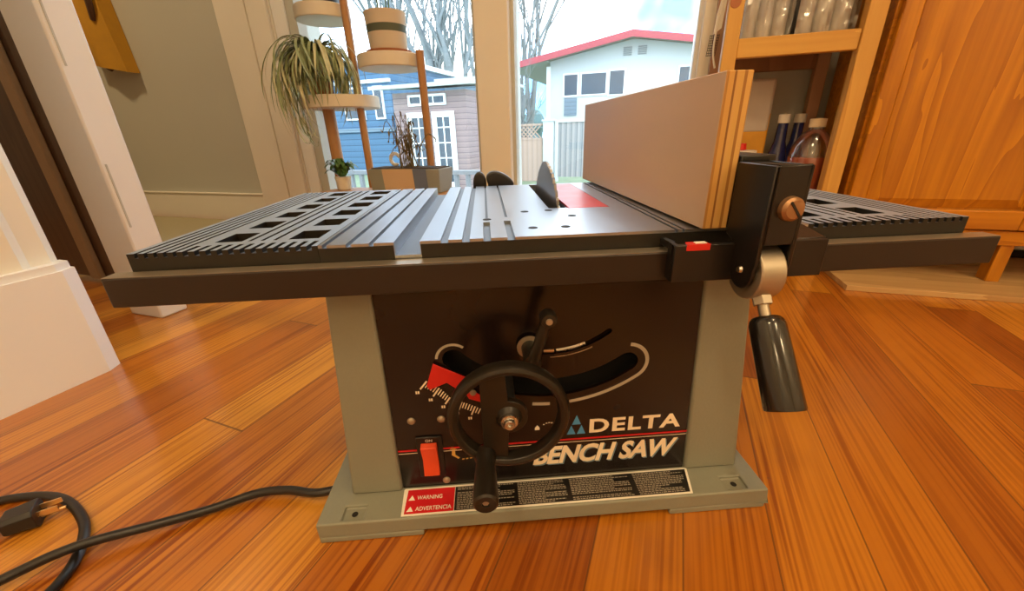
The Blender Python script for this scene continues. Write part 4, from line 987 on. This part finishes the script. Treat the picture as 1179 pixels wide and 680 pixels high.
# mustard bag hanging on the far wall
cg_ = thing('mustard_bag', 'mustard yellow cloth bag with dark brown straps hanging on the grey far wall', 'bag', (-2.47, 1.163, 0.74))
mb_ = MB(); nx, nz = 12, 12; V2 = []
for k in range(nz + 1):
    for i in range(nx + 1):
        u, v_ = i / nx, k / nz
        wdt = 0.105 + 0.02 * (1 - v_); x = (u - .5) * 2 * wdt + 0.04 * (1 - v_)
        V2.append((x, -0.018 - 0.030 * math.sin(PI * u) * (0.6 + .4 * math.sin(PI * v_)) + 0.007 * math.sin(9 * u + 4 * v_), 0.0 + 0.5 * v_ - 0.05 * u * (1 - v_)))
F2 = [(k * (nx + 1) + i, k * (nx + 1) + i + 1, (k + 1) * (nx + 1) + i + 1, (k + 1) * (nx + 1) + i) for k in range(nz) for i in range(nx)]
mb_.add(V2, F2); mb_.add([(x, 0.035, z) for x, y, z in V2], [f[::-1] for f in F2])
ring_ = [i for i in range(nx + 1)] + [(k) * (nx + 1) + nx for k in range(1, nz + 1)] + [nz * (nx + 1) + i for i in range(nx - 1, -1, -1)] + [k * (nx + 1) for k in range(nz - 1, 0, -1)]
n_ = len(V2); mb_.add(V2 + [(x, 0.035, z) for x, y, z in V2], [(ring_[i], n_ + ring_[i], n_ + ring_[(i + 1) % len(ring_)], ring_[(i + 1) % len(ring_)]) for i in range(len(ring_))])
mb_.build('bag_body', M['mustard'], cg_, smooth=60)
MB().tube(spline([(0.085, -0.03, 0.16), (0.118, -0.045, 0.24), (0.10, -0.03, 0.36), (0.05, 0.0, 0.62), (0.0, 0.02, 0.70)], 6), 0.013, 8).build('strap', M['strap'], cg_)
MB().tube(spline([(0.02, -0.02, 0.01), (0.05, -0.02, -0.02), (0.062, -0.015, -0.03)], 4), 0.014, 8).build('strap_end', M['strap'], cg_)

# ================================================================== OUTSIDE
GZ = -0.95
gr = MB().box(-60, 40, 1.6, 70, GZ - 0.2, GZ).build('ground', M['grass'], smooth=0); struct(gr)
dk = struct(MB().box(-4.5, 3.0, 1.34, 3.3, GZ, -0.62).build('deck_platform', M['deck'], smooth=0))
rl_ = thing('deck_railing', 'pale deck railing with upright balusters seen low through the window', 'railing', (-1.4, 3.1, -0.62))
rr_ = MB().box(-3.0, 0.15, -0.03, 0.03, 0.655, 0.690).box(-3.0, 0.15, -0.02, 0.02, 0.06, 0.10)
rr_.build('handrail', M['deck'], rl_)
x = -2.98
while x < 0.13:
    MB().box(x, x + 0.035, -0.018, 0.018, 0.10, 0.655).build('baluster', M['deck'], rl_, smooth=0); x += 0.115
for x in (-2.98, -0.7, 0.07): MB().box(x, x + 0.08, -0.04, 0.04, 0.0, 0.655).build('railing_post', M['deck'], rl_, smooth=0)
# white house with red roof edge
HO = (-1.5, 20.5, GZ)
ho = thing('white_house', 'white two-storey house with low red-edged gable roof beyond the fence', 'house', HO)
apx, apz = -1.06, 4.02; sl_ = 0.163
wl2 = MB(); wl2.prism([(-4.75, GZ), (4.2, GZ), (4.2, apz - .1 - sl_ * (4.2 - apx)), (apx, apz - .1), (-4.75, apz - .1 - sl_ * (apx + 4.75))], 'Y', 20.4, 28)
wl2.build('house_walls', M['ext_white'], ho, HO, smooth=0)
rf = MB()
xL, xR = -6.5, 4.9
rf.prism([(xL, apz - sl_ * (apx - xL)), (apx, apz), (xR, apz - sl_ * (xR - apx)), (xR, apz - .05 - sl_ * (xR - apx)), (apx, apz - .05), (xL, apz - .05 - sl_ * (apx - xL))], 'Y', 19.5, 28.5)
rf.build('roof', M['roof_grey'], ho, HO, smooth=0)
fa_ = MB(); fa_.prism([(xL, apz + .06 - sl_ * (apx - xL)), (apx, apz + .06), (xR, apz + .06 - sl_ * (xR - apx)), (xR, apz - .19 - sl_ * (xR - apx)), (apx, apz - .19), (xL, apz - .19 - sl_ * (apx - xL))], 'Y', 19.4, 19.5)
fa_.build('fascia', M['ext_red'], ho, HO, smooth=0)
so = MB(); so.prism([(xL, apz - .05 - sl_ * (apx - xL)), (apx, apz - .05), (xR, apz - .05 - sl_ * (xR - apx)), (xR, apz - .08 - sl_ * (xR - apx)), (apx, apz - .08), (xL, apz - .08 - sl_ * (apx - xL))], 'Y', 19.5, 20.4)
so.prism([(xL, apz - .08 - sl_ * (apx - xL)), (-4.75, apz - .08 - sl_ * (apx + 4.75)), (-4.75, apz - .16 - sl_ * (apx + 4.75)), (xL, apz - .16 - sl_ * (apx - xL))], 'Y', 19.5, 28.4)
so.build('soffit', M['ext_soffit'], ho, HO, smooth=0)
def hwin(x0, x1, z0, z1, sh=None):
    wfr = MB().box(x0 - .07, x1 + .07, 20.34, 20.40, z0 - .07, z1 + .07).build('house_window', M['ext_trim'], ho, HO, smooth=0)
    pn = MB().box(x0, x1, 20.325, 20.345, z0, z1); pn.build('window_glass', M['ext_win'], wfr, smooth=0, off=HO)
for a in ((-4.05, -3.45, 1.86, 2.70), (-3.25, -2.15, 1.86, 2.70), (-1.98, -1.36, 1.80, 2.74), (0.94, 1.36, 1.70, 2.70)): hwin(*a)
for a in ((-4.05, -3.45, 0.98, 1.74),):
    MB().box(a[0], a[1], 20.36, 20.40, a[2], a[3]).build('house_window', M['grey_house'], ho, HO, smooth=0)
for x0 in (-1.47, -0.85):
    vt = MB()
    for k in range(5): vt.box(x0, x0 + .36, 20.35, 20.40, 3.30 + .07 * k, 3.30 + .07 * k + .045)
    vt.build('gable_vent', M['ext_soffit'], ho, HO, smooth=0)
MB().box(-4.90, -4.72, 20.30, 20.42, GZ, 3.1).build('corner_trim', M['ext_trim'], ho, HO, smooth=0)
# fences
F1 = (-3.6, 11.0, GZ)
f1 = thing('lattice_fence', 'tan wooden fence topped with lattice between the white post and the shed', 'fence', F1)
MB().box(-4.02, -2.77, 10.98, 11.02, GZ, 0.14).build('fence_boards', M['fence_tan'], f1, F1, smooth=0)
la = MB().box(-4.02, -2.77, 10.97, 11.03, 0.14, 0.19).box(-4.02, -2.77, 10.97, 11.03, 0.50, 0.55)
x = -4.02
while x < -3.12:
    la.hexa([(x, 10.985, 0.19), (x + .04, 10.985, 0.19), (x + .04, 11.0, 0.19), (x, 11.0, 0.19)], [(x + .30, 10.985, 0.50), (x + .34, 10.985, 0.50), (x + .34, 11.0, 0.50), (x + .30, 11.0, 0.50)])
    la.hexa([(x + .30, 11.0, 0.19), (x + .34, 11.0, 0.19), (x + .34, 11.015, 0.19), (x + .30, 11.015, 0.19)], [(x, 11.0, 0.50), (x + .04, 11.0, 0.50), (x + .04, 11.015, 0.50), (x, 11.015, 0.50)]); x += 0.11
la.build('lattice', M['fence_tan'], f1, F1, smooth=0)
po_ = MB().box(-2.72, -2.44, 10.85, 11.1, GZ, 0.60).box(-2.75, -2.41, 10.82, 11.13, 0.60, 0.64).build('fence_post', M['ext_white']); tag(po_, 'thick white post standing between the tan fence and the grey gate', 'post')
F2 = (-1.4, 11.0, GZ)
f2 = thing('grey_board_fence', 'weathered grey board fence with white frame below the white house', 'fence', F2)
MB().box(-2.36, 6.0, 10.98, 11.02, GZ + .12, 0.56).build('fence_boards', M['fence_grey'], f2, F2, smooth=0)
MB().box(-2.41, 6.0, 10.95, 11.05, 0.56, 0.62).box(-2.41, -2.33, 10.95, 11.05, GZ, 0.56).build('fence_frame', M['ext_white'], f2, F2, smooth=0)
# pink-brown garden shed
S0 = (-5.1, 9.5, GZ)
sh = thing('garden_shed', 'pinkish lap-sided garden shed with white french doors and flat overhanging roof', 'shed', S0)
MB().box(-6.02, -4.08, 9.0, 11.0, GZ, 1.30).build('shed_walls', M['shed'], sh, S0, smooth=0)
sr = MB(); sr.hexa([(-6.40, 8.6, 1.36), (-3.80, 8.6, 1.36), (-3.80, 11.3, 1.58), (-6.40, 11.3, 1.58)], [(-6.40, 8.6, 1.44), (-3.80, 8.6, 1.44), (-3.80, 11.3, 1.66), (-6.40, 11.3, 1.66)])
sr.build('shed_roof', M['roof_grey'], sh, S0, smooth=0)
def frame_win(x0, x1, z0, z1, nx, nz, name, t=0.05):
    fo_ = MB().box(x0, x0 + t, 8.95, 9.0, z0, z1).box(x1 - t, x1, 8.95, 9.0, z0, z1).box(x0 + t, x1 - t, 8.95, 9.0, z0, z0 + t).box(x0 + t, x1 - t, 8.95, 9.0, z1 - t, z1)
    for i in range(1, nx): c_ = x0 + (x1 - x0) * i / nx; fo_.box(c_ - .013, c_ + .013, 8.965, 9.0, z0 + t, z1 - t)
    for i in range(1, nz): c_ = z0 + (z1 - z0) * i / nz; fo_.box(x0 + t, x1 - t, 8.968, 9.0, c_ - .013, c_ + .013)
    f_ = fo_.build(name, M['ext_trim'], sh, S0, smooth=0)
    MB().box(x0 + t, x1 - t, 8.985, 8.995, z0 + t, z1 - t).build('door_glass', M['ext_win'], f_, S0, smooth=0)
frame_win(-5.58, -4.58, 1.00, 1.24, 3, 1, 'transom_window')
frame_win(-5.66, -5.06, GZ + .08, 0.86, 2, 5, 'shed_door', 0.12)
frame_win(-4.98, -4.40, GZ + .08, 0.86, 2, 5, 'shed_door', 0.12)
# blue house at the left, grey house behind the shed
B0 = (-9.6, 14, GZ)
bh = thing('blue_house', 'tall blue lap-sided house at the left of the window view', 'house', B0)
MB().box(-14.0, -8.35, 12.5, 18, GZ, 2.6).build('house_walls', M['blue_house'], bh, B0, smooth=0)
MB().box(-14.2, -8.2, 12.2, 18.2, 2.6, 2.75).box(-14.0, -8.3, 12.4, 12.5, 2.0, 2.1).build('house_trim', M['ext_trim'], bh, B0, smooth=0)
MB().box(-14.0, -8.3, 12.42, 12.5, 0.50, 0.62).build('belt_course', M['grey_house'], bh, B0, smooth=0)
for a in ((-8.95, -8.70, 0.95, 1.85), (-10.2, -9.5, 0.95, 1.85)):
    fw = MB().box(a[0] - .06, a[1] + .06, 12.44, 12.5, a[2] - .06, a[3] + .06).build('house_window', M['ext_trim'], bh, B0, smooth=0)
    MB().box(a[0], a[1], 12.42, 12.45, a[2], a[3]).build('window_glass', M['ext_win'], fw, B0, smooth=0)
G0 = (-5.2, 15, GZ)
gh = thing('grey_blue_house', 'grey-blue house with white-trimmed window just right of the garden shed', 'house', G0)
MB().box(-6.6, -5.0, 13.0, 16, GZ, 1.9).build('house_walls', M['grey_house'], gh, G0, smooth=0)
MB().box(-6.8, -4.8, 12.7, 16.2, 1.9, 2.0).build('house_roof', M['roof_grey'], gh, G0, smooth=0)
fw = MB().box(-5.80, -5.22, 12.94, 13.0, 0.05, 0.95).build('house_window', M['ext_trim'], gh, G0, smooth=0)
MB().box(-5.74, -5.28, 12.92, 12.95, 0.11, 0.89).build('window_glass', M['ext_win'], fw, G0, smooth=0)
# bare winter trees
def tree(x, y, hgt, seed, label, stems=1, spread=0.35, r0=0.11, depth=4, up=0.55):
    R_ = random.Random(seed); t = MB()
    def grow(p, d, ln, r, lv):
        n = 3; pts = [p]; q = Vector(p); dd_ = Vector(d)
        for i in range(n):
            dd_ = (dd_ + Vector((R_.uniform(-.16, .16), R_.uniform(-.16, .16), R_.uniform(-.02, .14)))).normalized(); q = q + dd_ * (ln / n); pts.append(q.copy())
        t.tube(pts, [r, r * .88, r * .78, r * .66], 6 if r > .03 else 4, cap=False)
        if lv <= 0: return
        for i in range(R_.choice((2, 3, 3))):
            k = R_.choice((1, 2, 3, 3)); az = R_.uniform(0, 2 * PI)
            nd = (dd_ * up + Vector((math.cos(az), math.sin(az) * .7, 0.25)) * spread * 1.3 + Vector((0, 0, .25))).normalized()
            grow(pts[k], nd, ln * R_.uniform(.55, .85), r * R_.uniform(.42, .66), lv - 1)
    for s in range(stems):
        a = R_.uniform(0, 2 * PI)
        grow(Vector((0.10 * math.cos(a) * stems, 0.1 * math.sin(a), 0)), Vector((0.12 * math.cos(a), 0.1 * math.sin(a), 1)).normalized(), hgt * R_.uniform(.30, .40), r0 * R_.uniform(.7, 1.1), depth)
    o = t.build('bare_tree', M['bark'], smooth=60); o.location = (x, y, GZ - .02)
    return tag(o, label, 'tree', 'bare winter trees beyond the window')
tree(-12.6, 24.0, 14.5, 5, 'tall bare tree with thick trunk rising right above the garden shed roof', 3, 0.34, 0.34, 5)
tree(-20.0, 32.0, 18.0, 9, 'bare tree with fine twigs standing above the blue house', 3, 0.4, 0.30, 5)
tree(-20.3, 43.5, 27.0, 14, 'bare multi-stemmed tree just left of the window mullion', 4, 0.28, 0.36, 5, 0.8)
tree(-9.5, 32.5, 19.0, 23, 'slender bare tree just right of the window mullion, beside the red roof end', 4, 0.24, 0.20, 5, 0.9)
tree(-5.75, 17.6, 4.4, 31, 'small tangled bare tree behind the lattice fence', 3, 0.5, 0.06, 5)
hd_ = MB(); rH = random.Random(2)
for i in range(60):
    cx_, cy_, cz_ = rH.uniform(-16.2, -9.6), rH.uniform(37.0, 38.5), GZ + rH.uniform(0.2, 2.7); r = rH.uniform(.45, .9)
    hd_.lathe([(0.001, -r)] + [(r * math.cos(a) * rH.uniform(.8, 1.1), r * math.sin(a)) for a in (-.9, -.3, .3, .9)] + [(0.001, r)], (cx_, cy_, cz_), 9)
ho_ = hd_.build('evergreen_hedge', M['hedge'], smooth=0); tag(ho_, 'dark blue-green hedge behind the lattice fence, below the small tangled tree', 'hedge', None, 'stuff')

# ================================================================== LIGHT, WORLD, CAMERA
W_ = bpy.data.worlds.new('overcast_sky'); SC.world = W_; W_.use_nodes = True
nt = W_.node_tree; N, L = nt.nodes, nt.links
bg = N['Background']; tc = N.new('ShaderNodeTexCoord'); nz = N.new('ShaderNodeTexNoise'); nz.inputs['Scale'].default_value = 2.2; nz.inputs['Detail'].default_value = 4
L.new(tc.outputs['Generated'], nz.inputs['Vector'])
mx = N.new('ShaderNodeMix'); mx.data_type = 'RGBA'; mx.inputs[6].default_value = (0.13, 0.40, 0.78, 1); mx.inputs[7].default_value = (0.86, 0.95, 1.0, 1)
mrw = N.new('ShaderNodeMapRange'); mrw.inputs[1].default_value = 0.36; mrw.inputs[2].default_value = 0.50; L.new(nz.outputs['Fac'], mrw.inputs[0])
L.new(mrw.outputs[0], mx.inputs[0]); L.new(mx.outputs[2], bg.inputs['Color']); bg.inputs['Strength'].default_value = 5.2

def lamp(x, y, z, e, size, col=(1.0, 0.71, 0.38)):
    l = bpy.data.lights.new('ceiling_and_fill_light', 'AREA'); l.energy = e; l.size = size; l.color = col; l.shape = 'DISK'
    o = bpy.data.objects.new('ceiling_and_fill_light', l); COL.objects.link(o); o.location = (x, y, z); return o
for x, y, z, e, r in ((0.75, -0.15, 2.46, 9, .22), (-0.2, -1.3, 2.46, 16, .22), (1.4, -1.2, 2.46, 12, .22), (-2.3, 0.1, 2.46, 26, .22)):  # last one, over the hall, is added to lift the far wall
    lamp(x, y, z, e, r)
def fill_bulb(x, y, z, e):   # unseen bulbs added behind the camera to brighten faces turned to it
    l = bpy.data.lights.new('fill_bulb_light', 'POINT'); l.energy = e; l.shadow_soft_size = 0.10; l.color = (1.0, 0.71, 0.38)
    o = bpy.data.objects.new('fill_bulb_light', l); COL.objects.link(o); o.location = (x, y, z)
fill_bulb(1.75, -1.15, 1.65, 26); fill_bulb(0.1, -2.3, 1.75, 18)

cam = bpy.data.cameras.new('camera'); co_ = bpy.data.objects.new('camera', cam); COL.objects.link(co_)
R3 = [[0.9501988521523098, -0.09378681775653808, 0.29719719746918016], [0.3103214259478951, 0.37251397773598305, -0.8746050245619337], [-0.028683688153688134, 0.9232753485317463, 0.38306641307674644]]
mw = Matrix(R3).to_4x4(); mw.translation = Vector((0.053280981903110765, -0.30710656312272516, 0.383707538704156))
co_.matrix_world = mw
cam.sensor_fit = 'HORIZONTAL'; cam.sensor_width = 36; cam.lens = 13.925065; cam.clip_start = 0.01; cam.clip_end = 200
SC.camera = co_
SC.view_settings.view_transform = 'Standard'; SC.view_settings.look = 'None'; SC.view_settings.gamma = 1; SC.view_settings.use_curve_mapping = False
SC.view_settings.exposure = 0.0
SC.cycles.use_denoising = True
SC.cycles.max_bounces = 10; SC.cycles.transparent_max_bounces = 16
SC.cycles.sample_clamp_indirect = 6.0
